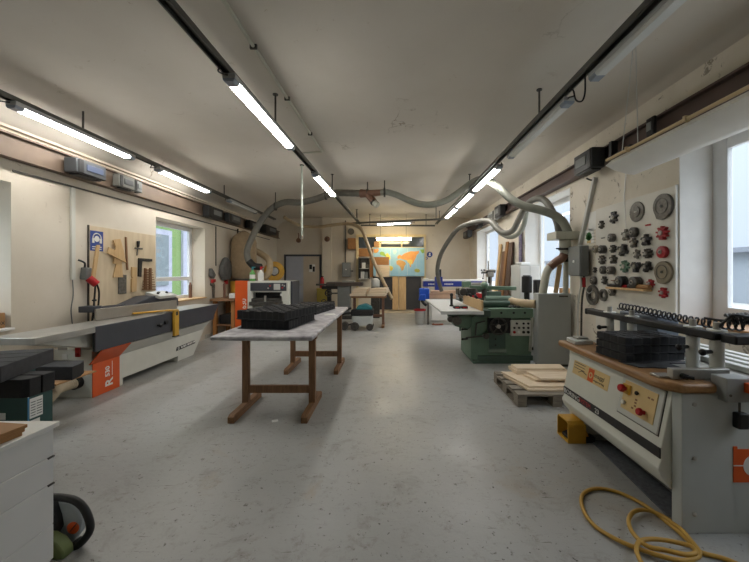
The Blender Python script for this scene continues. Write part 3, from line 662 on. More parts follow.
hung('stick', 'tapered wooden stick leaning over the corner of the ear protection sign', 'stick', wall_prism([(95.5, 245), (98.5, 245), (93.8, 278), (90.2, 278)], .005, .02), M_PINE)
hung('template', 'upper angled plywood template with a notch on the tool board', 'template', wall_prism([(110.5, 240), (118, 238.8), (121.5, 252), (122, 257), (124, 263), (104.5, 253), (106.5, 247), (112.5, 250.5), (113.5, 247.5)], .025, .016), M_PINE)
hung('template', 'lower flared plywood template under the angled one', 'template', wall_prism([(113, 257), (112, 263.5), (115, 264), (112, 277.5), (121.8, 277.3), (120.5, 262), (123.5, 262), (121, 254)], .006, .016), M_PINE)
hung('wood_strip', 'narrow upright wooden strip between the template and the screw clamp', 'stick', wall_prism([(124.5, 237), (126, 237), (127.2, 262), (127.6, 270), (126.2, 270), (125.6, 262)], .003, .014), M_WOOD)
cl = thing('hanging_screw_clamp', 'small dark screw clamp high on the tool board', 'clamp', b2(136, 255))
wall_prism([(136.2, 241), (138.2, 241), (137.6, 247), (136.4, 247)], .004, .03).build('handle', M_BLACK, cl, bevel=.004)
wall_prism([(136.7, 247), (137.5, 247), (136.6, 255.5), (135.8, 255.5)], .008, .01).build('spindle', M_GSTEEL, cl)
wall_prism([(134.2, 247.6), (141.5, 248), (141.5, 249.6), (134.2, 249)], .006, .016).build('cross_bar', M_GSTEEL, cl, bevel=.002)
hung('try_square', 'dark L-shaped try square on the tool board', 'square', wall_prism([(137.6, 258), (151, 259), (151, 261.6), (141, 261.4), (140.2, 277), (137.2, 276.4)], .004, .02), M_BLACK)
hung('scraper', 'dark rectangular scraper plate hanging below the plywood templates', 'scraper', wall_prism([(117.8, 277), (120.5, 276.5), (120.8, 274.5), (125.6, 275), (125.6, 293.5), (117.5, 294)], .004, .012), M_GSTEEL)
hung('block', 'pale wooden block with a notched edge hanging beside the square', 'wooden block', wall_prism([(130.6, 267), (135.4, 267.4), (135, 291.5), (130.2, 292), (130.4, 279), (131.2, 278), (130.4, 276)], .003, .025), M_PINE)
rk = thing('hanging_peg_rack', 'brown peg rack with many short pegs at the edge of the tool board', 'rack', b2(147, 290))
for px in (144.6, 149.6): wall_prism([(px-.8, 268), (px+.8, 268), (px+1.2, 290), (px-1.2, 290)], .003, .02).build('upright', M_WOOD, rk)
for k in range(9):
    y = 269.5+k*2.4; w_ = 1.2+.45*k
    wall_prism([(147-w_-1.5, y), (147+w_+1.5, y+.1), (147+w_+1.5, y+1), (147-w_-1.5, y+.9)], .02, .03).build('peg', M_WOODH, rk)

# ================================================================== thickness planer with orange flank
Q = thing('thickness_planer', 'white thickness planer with dark front and orange flank marked 630', 'machine', (-2.75, 7.9, 0))
MB().box(-3.10, -2.99, 7.52, 8.24, 0, 1.30).box(-2.36, -2.19, 7.52, 8.24, 0, 1.30).box(-2.99, -2.36, 7.52, 8.24, 1.06, 1.30).box(-2.99, -2.36, 7.55, 8.2, 0, .55).build('frame', M_OFFW, Q, bevel=.008)
MB().box(-2.19, -2.15, 7.62, 8.22, .15, 1.30).build('side_cover', M_DGREY, Q, bevel=.006)
MB().prism([(-3.36, 7.50), (-3.10, 7.52), (-3.10, 7.60), (-3.36, 7.60)], 'z', .04, 1.31).build('orange_flank', M_ORANGE, Q, bevel=.006)
text('630', .15, (-3.125, 7.513, .70), (0, 0, 1), (-1, 0, 0), M_WHITE, Q)
MB().box(-3.03, -2.25, 7.50, 7.53, 1.09, 1.265).build('control_panel', M_DGREY, Q, bevel=.006)
MB().box(-2.52, -2.38, 7.492, 7.502, 1.115, 1.245).build('display', M_LGREY, Q, bevel=.003)
for x, z, m in ((-2.60, 1.2, M_RED), (-2.33, 1.16, M_RED), (-2.29, 1.2, M_STEEL), (-2.33, 1.22, M_STEEL), (-2.64, 1.15, M_STEEL)): MB().cyl((x, 7.502, z), (x, 7.488, z), .018, n=10).build('button', m, Q)
MB().box(-2.99, -2.36, 7.45, 8.2, .86, .93).box(-3.02, -2.33, 7.40, 7.6, .78, .86).build('planing_bed', M_DSTEEL, Q, bevel=.006)
MB().box(-2.70, -2.66, 7.42, 7.46, .55, .99).build('bed_guide', M_STEEL, Q)
MB().box(-2.99, -2.36, 7.7, 8.1, .94, 1.06).build('roller_guard', M_BLACK, Q)
MB().box(-2.38, -2.34, 7.50, 7.53, .98, 1.03).build('lamp_lens', M_PAPER, Q)
def bottle(x, y, label, body, cap):
    t = thing('spray_bottle', label, 'bottle', (x, y, 1.302)); c = (x, y, 1.302)
    MB().lathe([(.055, 0), (.06, .02), (.06, .17), (.025, .22), (.02, .25)], c, n=14).build('bottle_body', body, t)
    MB().cyl((x, y, 1.545), (x, y, 1.60), .022, n=10).bar((x-.02, y, 1.605), (x+.06, y, 1.605), .02, .025).build('cap', cap, t)
    MB().loop([(.0612, .05), (.0612, .14), (.059, .14), (.059, .05)], c, (0, 0, 1), 14).build('bottle_label', M_PAPER, t)
bottle(-3.06, 7.7, 'green bottle standing on the thickness planer', mat('bottle_green', (94, 168, 84), .3), M_TEALP)
bottle(-2.88, 7.72, 'white bottle with red cap on the thickness planer', M_PAPER, M_RED)

# ================================================================== dust extractor with canvas bag
E = thing('dust_extractor', 'dust extractor with tall beige canvas bag and yellow fan ring', 'dust extractor', (-3.75, 9.2, 0))
bag = MB(); n = 20
prof = [(1.30, .22), (1.36, .30), (1.6, .335), (1.95, .335), (2.25, .33), (2.42, .27), (2.52, .12), (2.57, .03)]
rings = []
for z, r in prof:
    rings.append([bag.bm.verts.new((-3.79+r*(1+.05*math.sin(5*k+z*3))*math.cos(2*PI*k/n), 8.97+r*.72*(1+.05*math.sin(3*k+z*5))*math.sin(2*PI*k/n), z)) for k in range(n)])
for a, b_ in zip(rings, rings[1:]):
    for k in range(n): bag.bm.faces.new((a[k], a[(k+1) % n], b_[(k+1) % n], b_[k]))
bag.bm.faces.new(rings[0][::-1]); bag.bm.faces.new(rings[-1])
bag.build('filter_bag', M_CANVAS, E, smooth=180)
MB().ring((-3.79, 8.97, 1.27), (0, 0, 1), .30, .22, .06).build('bag_clamp', M_DSTEEL, E)
MB().lathe([(.30, .55), (.33, .6), (.33, 1.24), (.30, 1.27)], (-3.79, 8.99, 0), n=20).build('collection_bin', M_YELLOW, E)
for x, y in ((-4.05, 8.86), (-3.42, 8.80), (-4.05, 9.5), (-3.42, 9.5)): MB().box(x-.02, x+.02, y-.02, y+.02, 0, 1.3).build('frame_post', M_DSTEEL, E)
MB().box(-4.07, -3.2, 8.76, 9.75, .5, .55).build('bin_shelf', M_DSTEEL, E)
MB().ring((-3.23, 9.62, 1.52), (.55, -1, 0), .27, .13, .09, 30).build('fan_ring', M_YELLOW, E)
MB().cyl((-3.23, 9.64, 1.52), (-3.30, 9.77, 1.52), .25, n=24).build('fan_housing', M_MGREY, E)
MB().cyl((-3.17, 9.52, 1.52), (-3.22, 9.61, 1.52), .10, n=18).build('fan_hub', M_STEEL, E)
MB().box(-3.4, -3.15, 9.66, 9.74, .55, 1.27).build('fan_stand', M_DSTEEL, E)
MB().tube([(-3.65, 9.3, 2.08), (-3.45, 9.3, 1.98), (-3.25, 9.25, 1.84), (-3.20, 9.22, 1.66), (-3.24, 9.2, 1.45), (-3.38, 9.2, 1.33)], .085, n=14).build('inlet_hose', M_HOSEB, E)
MB().tube([(-4.09, 9.3, 2.66), (-4.09, 9.3, 2.0), (-4.09, 9.3, 1.3)], .02, n=8, sub=1).build('rear_pipe', M_BLACK, E)

# bench, bags and tools on the planer-side wall
B = thing('wall_bench', 'wooden wall bench with a shelf below, past the end of the planer', 'workbench', (-3.8, 8.4, 0))
MB().box(-4.12, -3.50, 7.9, 8.72, .83, .885).build('bench_top', M_WOODH, B, bevel=.004)
for x, y in ((-4.04, 8.0), (-3.62, 8.0), (-4.04, 8.62), (-3.62, 8.62)): MB().box(x-.04, x+.04, y-.04, y+.04, 0, .83).build('leg', mat('amber_wood', (170, 116, 62), .6), B, bevel=.004)
MB().box(-4.06, -3.6, 7.98, 8.64, .25, .28).build('lower_shelf', M_WOOD, B)
tag(MB().box(-3.75, -3.62, 8.05, 8.3, .886, 1.0).build('white_block', M_PAPER, bevel=.01), 'small white block on the wall bench past the planer', 'box')
tag(MB().cyl((-3.9, 8.15, .886), (-3.9, 8.15, 1.22), .03, n=12).cyl((-3.9, 8.15, 1.22), (-3.9, 8.15, 1.26), .02, n=12).build('brown_tube', M_BROWN), 'brown upright tube standing on the wall bench', 'tube')
tag(MB().cyl((-4.3, 7.45, .946), (-4.3, 7.45, 1.22), .035, n=12).lathe([(.036, .26), (.02, .30), (.02, .33)], (-4.3, 7.45, .946), n=12).build('brown_bottle', M_BROWN), 'brown bottle at the corner of the green-view window sill', 'bottle')
crt = thing('storage_crate', 'dark crate on the lower shelf of the wall bench', 'crate', (-3.8, 8.3, .281))
MB().box(-4.0, -3.65, 8.1, 8.55, .281, .5).build('crate_body', M_BLACK, crt, bevel=.01)
def lump(name, label, cat, pts, x, th, m, rnd=.01):
    P_ = [wl(a, b_, x) for a, b_ in pts]
    o = MB().prism([(p.y, p.z) for p in P_], 'x', x-.01, x+th).build(name, m, bevel=rnd, seg=3)
    return tag(o, label, cat)
lump('hanging_work_apron', 'large bunched grey work apron hanging on the wall beside the canvas bag', 'apron', [(222, 259), (224, 257), (226, 260), (227.5, 261), (228.2, 268), (228.2, 276), (226, 280), (221, 280), (218.5, 274), (219.5, 265)], XL+.02, .10, mat('grey_cloth', (96, 96, 94), .9, var=.25, scale=12), .03)
lump('hanging_ear_muffs', 'grey pointed pouch hanging on the wall beside the work apron', 'pouch', [(209, 268), (211, 271), (213, 275), (211, 279), (208.5, 276)], XL+.02, .08, mat('grey_cloth', (96, 96, 94)), .02)
lump('hanging_brush', 'small brush with red end hanging under the pouch', 'brush', [(211, 279.5), (214, 279), (214, 282), (211, 283)], XL+.02, .05, M_RED, .01)
lump('hanging_strap', 'narrow dark strap hanging on the wall above the bench', 'strap', [(210, 284), (212, 281), (214, 285), (213.5, 298), (212.5, 298), (212.3, 286), (211, 286)], XL+.015, .03, M_GSTEEL, .005)
lump('hanging_red_tool', 'small red handled tool below the grey apron', 'tool', [(224, 281), (226, 280), (226.5, 284), (224.5, 284.5)], XL+.02, .05, M_RED, .006)
tag(MB().cyl((XL+.015, 8.2, 1.65), (XL+.015, 8.2, 2.58), .012, n=8).build('wall_pipe', M_DSTEEL), 'thin dark pipe rising on the wall beside the hanging apron', 'pipe')
# ================================================================== boring machine beside the big window
K = thing('boring_machine', 'off-white boring machine with wooden worktop and black striped flank by the big window', 'machine', (2.1, 2.6, 0))
M_STRIPE = mat('stripe_black', (34, 32, 32), .45)
MB().prism([(1.675, .803), (1.605, .46), (1.605, .385), (1.60, .37), (1.583, .335), (1.60, .285), (1.66, .215), (2.5, .215), (2.5, .803)], 'y', 2.045, 3.19).build('body', M_OFFW, K, bevel=.006)
MB().prism([(1.66, 2.04), (1.675, 1.985), (2.62, 1.985), (2.62, 2.04)], 'z', 0, .80).build('end_panel', mat('end_panel_grey', (186, 190, 188), .4, var=.03), K, bevel=.004)
MB().box(1.68, 2.62, 3.19, 3.24, 0, .80).build('end_panel', M_OFFW, K, bevel=.004)
for x, z in ((1.745, .74), (1.745, .43), (1.745, .11)): MB().lathe([(.012, 0), (.012, .006), (.006, .010)], (x, 1.985, z), (0, -1, 0), 12).build('panel_screw', M_STEEL, K)
MB().box(1.598, 1.606, 2.05, 3.185, .392, .455).build('black_stripe', M_STRIPE, K, bevel=.002)
text('BORING', .056, (1.597, 3.175, .404), (0, -1, 0), (0, 0, 1), M_WHITE, K, squash=1.25)
text('SYSTEM', .052, (1.597, 2.925, .406), (0, -1, 0), (0, 0, 1), mat('stripe_red', (190, 64, 64), .5), K, squash=.95)
text('23', .05, (1.597, 2.70, .407), (0, -1, 0), (0, 0, 1), M_WHITE, K, squash=1.1)
fy = lambda z, o=0.0: Vector((1.605+(z-.46)*.07/.34-o*.979, 0, z+o*.2))
upf = Vector((.2017, 0, .979)); 
def flank(name, y0, y1, z0, z1, o, th, m, parent, bevel=.002):
    c = fy((z0+z1)/2, o); c.y = (y0+y1)/2
    return MB().ob(c, (abs(y1-y0), (z1-z0)/.979, th), (0, -1, 0), upf).build(name, m, parent, bevel=bevel)
def fpt(y, z, o): p = fy(z, o); p.y = y; return p
flank('maker_plate', 3.10, 2.60, .60, .715, .001, .004, M_CREAM, K)
flank('orange_logo', 2.865, 2.79, .605, .705, .004, .002, M_ORANGE, K, 0)
o_ = MB().ring(fpt(2.827, .655, .0055), (-.979, 0, .2), .024, .013, .001, 18).build('logo_ring', M_CREAM, K)
text('maggi', .046, fpt(2.785, .655, .0035), (0, -1, 0), upf, M_BLACK, K, squash=1.25)
text('engineering', .025, fpt(2.785, .622, .0035), (0, -1, 0), upf, M_BLACK, K, squash=1.2)
m_ = MB()
m_.bar(fpt(3.0, .63, .004), fpt(2.94, .66, .004), .012, .002, upf).bar(fpt(2.96, .655, .004), fpt(2.88, .64, .004), .012, .002, upf)
for k in range(3): m_.bar(fpt(3.08, .70-.022*k, .0035), fpt(2.92, .70-.022*k, .0035), .005, .001, (-.979, 0, .2))
m_.build('plate_print', M_DSTEEL, K)
flank('panel_seam', 2.462, 2.078, .508, .785, .001, .006, M_DSTEEL, K, .004)
flank('panel_bezel', 2.455, 2.085, .515, .778, .004, .012, M_LGREY, K, .008)
pn = flank('control_panel', 2.42, 2.125, .555, .745, .012, .006, M_CREAM, K)
nf = Vector((-.979, 0, .2017))
def knob(y, z, r, h, m, name, base=None):
    p = fpt(y, z, .014)
    mb = MB()
    if base: MB().ob(p+nf*.008, (.07, .065, .016), (0, -1, 0), upf).build('switch_plate', base, K, bevel=.004)
    mb.lathe([(r*.55, 0), (r*.55, h*.55), (r, h*.6), (r, h*.85), (r*.8, h)], p, nf, 20).build(name, m, K)
knob(2.385, .69, .027, .06, M_RED, 'emergency_button', M_YELLOW)
knob(2.285, .695, .014, .018, M_BLACK, 'selector_knob')
knob(2.385, .60, .015, .022, M_WHITE, 'white_button')
knob(2.205, .60, .024, .045, M_RED, 'stop_button')
m_ = MB()
for y, z in ((2.16, .70), (2.19, .70), (2.29, .61), (2.29, .63), (2.29, .65), (2.31, .59)): m_.ob(fpt(y, z, .0155), (.02, .012, .001), (0, -1, 0), upf)
m_.build('panel_print', M_WOOD, K)
MB().prism([(1.585, 3.27), (1.58, 2.10), (1.60, 2.02), (1.66, 1.965), (1.86, 1.965), (1.875, 1.99), (1.875, 3.27)], 'z', .805, .86).build('wooden_worktop', M_BEECH, K, bevel=.018, seg=3)
MB().box(1.876, 2.62, 2.02, 3.26, .80, .858).build('steel_bed', M_STEEL, K, bevel=.003)
for x in (2.25, 2.36, 2.47, 2.58): MB().box(x, x+.06, 1.99, 3.25, .858, .895).build('guide_strip', M_LGREY, K, bevel=.006)
# near clamp block, bracket and hold-down beam on cylinders
MB().box(1.68, 2.02, 2.055, 2.10, .861, .922).box(1.62, 1.72, 2.08, 2.16, .861, .874).build('stop_bracket', M_STEEL, K, bevel=.003)
MB().cyl((1.735, 2.06, .885), (1.735, 2.02, .885), .016, n=12).cyl((1.72, 2.03, .885), (1.76, 2.0, .885), .01, n=10).build('clamp_lever', M_BLACK, K)
MB().box(1.88, 2.02, 1.93, 2.03, .77, .905).build('clamp_block', mat('cast_grey', (150, 152, 150), .5), K, bevel=.005)
MB().cyl((1.90, 1.928, .81), (1.90, 1.932, .81), .008, n=10).build('panel_screw', M_DSTEEL, K)
MB().box(1.97, 2.05, 1.88, 1.928, .83, .885).build('orange_sleeve', M_ORANGE, K, bevel=.004)
MB().cyl((2.05, 1.90, .858), (2.16, 1.90, .855), .045, n=18).build('black_knob', M_BLACK, K, bevel=.006)
MB().cyl((1.985, 1.965, .77), (1.985, 1.965, .70), .006, n=8).build('limit_rod', M_DSTEEL, K)
MB().box(1.955, 2.015, 1.935, 1.98, .615, .705).build('limit_switch', M_BLACK, K, bevel=.008)
MB().box(1.968, 2.18, 1.981, 1.985, .295, .485).box(1.968, 1.99, 1.981, 1.985, .485, .50).build('orange_emblem', M_ORANGE, K)
MB().box(1.968, 2.03, 1.980, 1.984, .388, .394).build('emblem_line', M_WHITE, K); MB().cyl((2.085, 1.984, .39), (2.085, 1.979, .39), .062, n=28).build('emblem_disc', M_WHITE, K)
cols = [(2.0, 3.15), (2.0, 2.86), (2.03, 2.32), (2.05, 2.17)]
for x, y in cols:
    cyl = MB().cyl((x, y, .858), (x, y, 1.075), .037 if y < 2.5 else .034, n=20).build('clamp_cylinder', M_LGREY, K, bevel=.004)
    MB().cyl((x, y, 1.14), (x, y, 1.185), .02, n=14).build('piston_rod', M_STEEL, cyl)
    MB().cyl((x-.03, y, 1.0), (x-.10, y-.015, 1.0), .012, n=10).sph((x-.105, y-.017, 1.0), .021).build('clamp_knob', M_BLACK, cyl)
    MB().cyl((x, y, 1.132), (x, y, 1.14), .05, n=18).build('cap_plate', M_WHITE, cyl)
MB().box(1.965, 2.05, 2.10, 3.46, 1.082, 1.132).build('hold_down_beam', M_BLACK, K, bevel=.008)
MB().box(1.96, 2.055, 3.46, 3.49, 1.078, 1.136).build('beam_end', M_BLACK, K, bevel=.01)
MB().box(2.0, 2.5, 2.0, 2.10, 1.075, 1.13).build('beam_arm', M_BLACK, K, bevel=.01)
MB().box(1.985, 2.01, 3.3, 3.42, 1.09, 1.12).build('beam_slot', M_STEEL, K)
MB().box(2.12, 2.30, 2.75, 3.2, .90, 1.145).build('drill_housing', mat('slate_grey', (104, 112, 122), .45, var=.08), K, bevel=.012)
coil = []
path = [Vector(p) for p in ((2.02, 3.05, 1.20), (2.06, 2.85, 1.19), (2.09, 2.6, 1.17), (2.13, 2.35, 1.155), (2.2, 2.14, 1.16))]
N = 225
for i in range(N+1):
    t_ = i/N*(len(path)-1); k = min(int(t_), len(path)-2); p = path[k].lerp(path[k+1], t_-k); a = i*2*PI/9
    d_ = (path[k+1]-path[k]).normalized(); u_ = d_.orthogonal().normalized(); v_ = d_.cross(u_)
    coil.append(p+(u_*math.cos(a)+v_*math.sin(a))*.027)
MB().tube(coil, .0065, n=6, sub=1).build('coiled_air_hose', M_BLACK, K)
coil = []
path = [Vector(p) for p in ((2.13, 2.19, 1.20), (2.21, 2.13, 1.215), (2.28, 2.1, 1.18), (2.36, 2.07, 1.09), (2.50, 2.05, 1.06))]
for i in range(N+1):
    t_ = i/N*(len(path)-1); k = min(int(t_), len(path)-2); p = path[k].lerp(path[k+1], t_-k); a = i*2*PI/10
    d_ = (path[k+1]-path[k]).normalized(); u_ = d_.orthogonal().normalized(); v_ = d_.cross(u_)
    coil.append(p+(u_*math.cos(a)+v_*math.sin(a))*.032)
MB().tube(coil, .008, n=6, sub=1).build('coiled_air_hose', M_BLACK, K)
MB().tube([(2.05, 2.16, 1.15), (2.08, 2.1, 1.235), (2.18, 2.08, 1.22), (2.14, 2.2, 1.19), (2.05, 2.26, 1.2)], .008, n=8).build('air_hose', M_BLACK, K)
# on the worktop
tag(MB().prism([(1.63, 2.41), (2.13, 2.41), (2.13, 2.47), (1.63, 2.47)], 'z', .8605, .866).prism([(1.66, 2.31), (1.94, 2.27), (1.94, 2.41), (1.63, 2.41)], 'z', .8605, .866).build('grey_foam_sheet', M_FOAMG), 'thin grey foam sheet under the black foam stack on the wooden worktop', 'foam sheet')
for i in range(3):
    nm = ('bottom', 'middle', 'top')[i]
    tray((1.865+.004*i, 2.60, .867+.057*i), R(7-1.5*i), .47, .31, .056, 7, 4, f'{nm} layer of the black foam stack on the boring machine worktop', 'foam layers on the boring machine', .003)
gp = thing('grey_gauge_block', 'small pale grey gauge box at the far end of the wooden worktop', 'box', (1.72, 3.15, .8605))
MB().prism([(1.62, 3.03), (1.80, 3.06), (1.80, 3.22), (1.64, 3.22)], 'z', .8605, .895).build('box_body', M_LGREY, gp, bevel=.006)
MB().box(1.68, 1.78, 3.10, 3.19, .895, .912).build('box_lid', M_STEEL, gp, bevel=.004)

# foot switch, mat, yellow hose
fs = thing('foot_switch', 'yellow hooded foot switch on the floor at the far foot of the boring machine', 'foot switch', (1.61, 3.12, 0))
h0 = [(3.02, .012), (3.02, .165), (3.04, .19), (3.20, .19), (3.22, .165), (3.22, .012)]
h1 = [(3.032, .012), (3.032, .16), (3.045, .177), (3.195, .177), (3.208, .16), (3.208, .012)]
hb = MB()
for a, b in zip(range(5), range(1, 6)): hb.prism([h0[a], h0[b], h1[b], h1[a]], 'x', 1.555, 1.70)
hb.box(1.70, 1.712, 3.02, 3.22, .0, .165).box(1.555, 1.712, 3.02, 3.22, 0.0, .013)
hb.build('hood', M_YELLOW, fs, bevel=.003)
MB().prism([(1.58, .014), (1.69, .014), (1.69, .08), (1.58, .035)], 'y', 3.06, 3.18).build('pedal', M_BLACK, fs, bevel=.004)
MB().box(1.713, 1.80, 3.03, 3.11, .0, .05).build('switch_block', M_BLACK, fs, bevel=.004)
MB().prism([(1.713, .051), (1.75, .051), (1.713, .13)], 'y', 3.04, 3.15).build('side_gusset', M_YELLOW, fs, bevel=.003)
tag(MB().prism([(1.70, 2.12), (1.90, 2.12), (1.93, 3.06), (1.78, 3.08)], 'z', .001, .010).build('rubber_mat', M_RUBBER, bevel=.002), 'dark speckled rubber strip on the floor under the boring machine', 'mat')
Hs = [(700, 566), (668, 555), (620, 545), (599, 541), (582, 535)]
zz = lambda x, y: (540+x/3.58, 405+y/3.58)
pth = [(720, 575), (660, 550), (570, 524), (525, 480), (470, 432), (380, 362), (300, 320), (240, 302), (190, 300), (155, 318), (148, 350), (165, 395), (205, 440), (275, 482), (340, 510), (430, 540), (500, 556), (548, 552), (572, 530), (545, 490), (500, 440), (440, 398), (385, 377), (340, 380), (318, 408), (325, 445), (352, 480), (390, 508), (450, 520), (520, 535), (556, 530), (540, 506), (470, 488), (400, 480), (358, 488), (345, 515), (358, 555), (385, 590)]
pp = []
for i, (x, y) in enumerate(pth):
    z = .012 if i < 13 else (.026 if i < 25 else .040)
    if i in (13, 14): z = .018
    pp.append(fl(*zz(x, y), z))
tag(MB().tube(pp, .0115, n=10).build('yellow_hose', M_YHOSE), 'yellow air hose lying in loose coils on the floor by the boring machine', 'hose')

# ================================================================== cutter board on the flaking wall
CB = thing('hanging_cutter_board', 'white wall board covered with hanging cutters and saw discs', 'tool board', (XR-.012, 4.2, .7))
MB().box(XR-.02, XR-.001, 3.50, 4.86, .70, 2.375).build('board', M_BOARDW, CB, bevel=.002)
MB().box(XR-.026, XR-.001, 3.49, 3.505, .70, 2.38).build('edge_strip', M_WHITE, CB)
CX0 = XR-.021
def c2(px, py): return wl(px, py, CX0-.012)
def cutter(px, py, rp, kind, m, label, teeth=6, th=.028):
    p = c2(px, py); r = rp*p.y/F
    t = thing('hanging_cutter', label, 'cutter', (CX0, p.y, p.z), 'cutters on the white board'); WM[t.name] = Matrix.Translation((CX0, p.y, p.z))
    ax = (-1, 0, 0); c = Vector((CX0, p.y, p.z))
    def star(n, ro, ri, x0, x1, hook=.35):
        pts = []
        for k in range(n):
            a = 2*PI*k/n
            pts += [(ri, a), (ro, a+.10*2*PI/n), (ro, a+(.10+hook)*2*PI/n), (ri, a+.62*2*PI/n)]
        P_ = [(p.y+q_*math.cos(a), p.z+q_*math.sin(a)) for q_, a in pts]
        return MB().prism(P_, 'x', x1, x0)
    if kind == 'star':
        star(teeth, r, r*.62, CX0, CX0-th).build('cutter_head', m, t)
        MB().cyl(c+Vector((-th, 0, 0)), c+Vector((-th-.012, 0, 0)), r*.34, n=14).build('hub', M_STEEL, t)
    elif kind == 'cyl':
        L = th
        MB().lathe([(r*.8, 0), (r, .006), (r, L*.45), (r*.9, L*.5), (r, L*.55), (r, L-.006), (r*.85, L)], c, ax, 22).build('cutter_head', m, t)
        MB().cyl(c+Vector((-L, 0, 0)), c+Vector((-L-.01, 0, 0)), r*.38, n=14).build('hub', M_STEEL, t)
        MB().cyl(c+Vector((-L-.01, 0, 0)), c+Vector((-L-.0105, 0, 0)), r*.2, n=12).build('bore', M_BLACK, t)
    elif kind == 'disc':
        star(36, r, r*.95, CX0, CX0-.012, .5).build('saw_blade', m, t)
        MB().lathe([(r*.55, .012), (r*.52, .02), (r*.2, .022)], c, ax, 24).build('flange', m, t)
        MB().bar(c+Vector((-.024, -r*.16, 0)), c+Vector((-.024, r*.16, 0)), .008, r*.12).build('label_sticker', M_PAPER, t)
    elif kind == 'ring':
        MB().ring(c, ax, r, r*.62, th).build('ring_body', m, t)
        MB().ring(c, ax, r*.55, r*.45, th*.5, 20).build('inner_ring', M_DSTEEL, t)
    elif kind == 'guard':
        n = 30; pts = [(p.y+(r*(1+.22*k/n))*math.cos(-.6+2*PI*k/n*.93), p.z+(r*(1+.22*k/n))*math.sin(-.6+2*PI*k/n*.93)) for k in range(n+1)]
        MB().prism(pts, 'x', CX0-.03, CX0).build('guard_shell', m, t, bevel=.003)
        MB().cyl(c+Vector((-.03, 0, 0)), c+Vector((-.036, 0, 0)), r*.13, n=14).build('bore', M_BLACK, t)
        MB().ring(c+Vector((-.03, 0, 0)), ax, r*.72, r*.66, .004).build('groove', M_DSTEEL, t)
    return t
M_CRED = mat('red_cutter', (158, 36, 44), .45, var=.12); M_CGRN = mat('green_cutter', (84, 118, 100), .45, var=.12); M_CBLK = mat('black_cutter', (36, 36, 38), .45, var=.2)
M_CBEI = mat('beige_guard', (138, 128, 110), .5, .2, var=.1)
for a in [
 (601.6, 224.7, 4.2, 'star', M_DSTEEL, 'small spiky cutter highest at the wall-paper end of the white board', 7),
 (613.8, 217.4, 6.2, 'star', M_CBLK, 'dark hooked cutter on the white board, uphill of the plain saw disc', 7),
 (636.3, 211.8, 10, 'disc', M_GSTEEL, 'large plain grey saw disc near the top of the white board'),
 (663, 206, 11.2, 'guard', M_GSTEEL, 'largest grey disc with curved guard at the top corner of the white board'),
 (663.4, 233, 7, 'star', M_CRED, 'big red toothed cutter below the largest grey disc', 9, .04),
 (613, 237.7, 4.2, 'cyl', M_GSTEEL, 'short grey cylinder cutter below the dark hooked cutter', 6, .06),
 (626.3, 235, 6, 'star', M_GSTEEL, 'grey-green cutter overlapping a round one below the plain saw disc', 5, .03),
 (634.9, 232.4, 5.2, 'cyl', M_DSTEEL, 'round dark cutter overlapping the grey-green one', 6, .055),
 (634, 242.9, 5, 'star', M_DSTEEL, 'small jagged cutter under the two overlapping ones', 5, .03),
 (646.8, 240, 6, 'star', M_CBLK, 'black winged cutter left of the big red one', 5, .04),
 (596.7, 249, 3.8, 'cyl', M_CBEI, 'pale end of a cutter pair beside the grey electric box', 6, .05),
 (604, 249.4, 4.2, 'cyl', M_DSTEEL, 'dark cylinder cutter next to the pale one by the electric box', 6, .07),
 (613.6, 248.8, 4, 'star', M_DSTEEL, 'small ring-like cutter two places from the electric box', 8, .04),
 (624, 250, 6.2, 'star', M_CBLK, 'black four-armed cutter in the middle of the white board', 4, .05),
 (636.7, 254, 4.8, 'star', M_GSTEEL, 'grey star cutter under the small jagged cutter', 6, .02),
 (648.8, 253.4, 5, 'star', M_DSTEEL, 'dark slotted cutter beside the two-tone red cutter', 8, .045),
 (663.8, 252, 6, 'cyl', M_CRED, 'round red cutter with dark side, below the big red toothed one', 6, .05),
 (602.7, 259.8, 4.6, 'star', M_GSTEEL, 'grey nutty cutter under the dark cylinder by the electric box', 8, .04),
 (614, 259.4, 4.6, 'star', M_DSTEEL, 'dark winged cutter above a cylinder cutter, left part of the board', 5, .04),
 (625, 266.4, 6.2, 'star', M_CGRN, 'green hooked cutter at the centre of the white board', 8, .03),
 (636.7, 266.7, 6, 'star', M_CBLK, 'black claw-like cutter right beside the green one', 3, .04),
 (648, 266.7, 5.6, 'star', M_CBLK, 'black blue-tinted cutter between the claw-like one and the beige guard', 4, .045),
 (663.4, 272, 10, 'guard', M_CBEI, 'large beige snail-shaped guard low on the white board'),
 (595, 270, 2.8, 'star', M_DSTEEL, 'tiniest dark cutter beside the lower end of the electric box', 6, .03),
 (604, 270, 4.1, 'cyl', M_DSTEEL, 'dark cutter right of the tiniest one', 6, .05),
 (612.7, 270.4, 4.1, 'cyl', M_GSTEEL, 'grey cylinder cutter left of the green hooked one', 6, .07),
 (594.4, 280.5, 4.2, 'cyl', M_GSTEEL, 'grey round cutter directly above the big oval ring', 6, .05),
 (604.7, 280.3, 4.2, 'star', M_DSTEEL, 'jagged dark cutter above the small open ring', 7, .03),
 (624, 281.7, 5.8, 'cyl', M_CBLK, 'thick black drum cutter under the green hooked one', 6, .09),
 (638.3, 282.3, 5.8, 'cyl', M_DSTEEL, 'thick grey drum cutter beside the black drum', 6, .09),
 (651, 283.4, 4.2, 'star', M_CRED, 'small dark red cutter next to the grey drum', 6, .03),
 (663.8, 292.7, 5.4, 'star', M_CRED, 'lowest red cutter, below the beige snail-shaped guard', 7, .03),
 (592.7, 295, 10, 'ring', M_GSTEEL, 'big dark ring low at the corner of the white board'),
 (603.4, 295, 6, 'ring', M_GSTEEL, 'open grey ring beside the big dark ring'),
 (613, 292, 4, 'cyl', M_GSTEEL, 'small round cutter right of the open grey ring', 6, .05)]:
    cutter(*a)
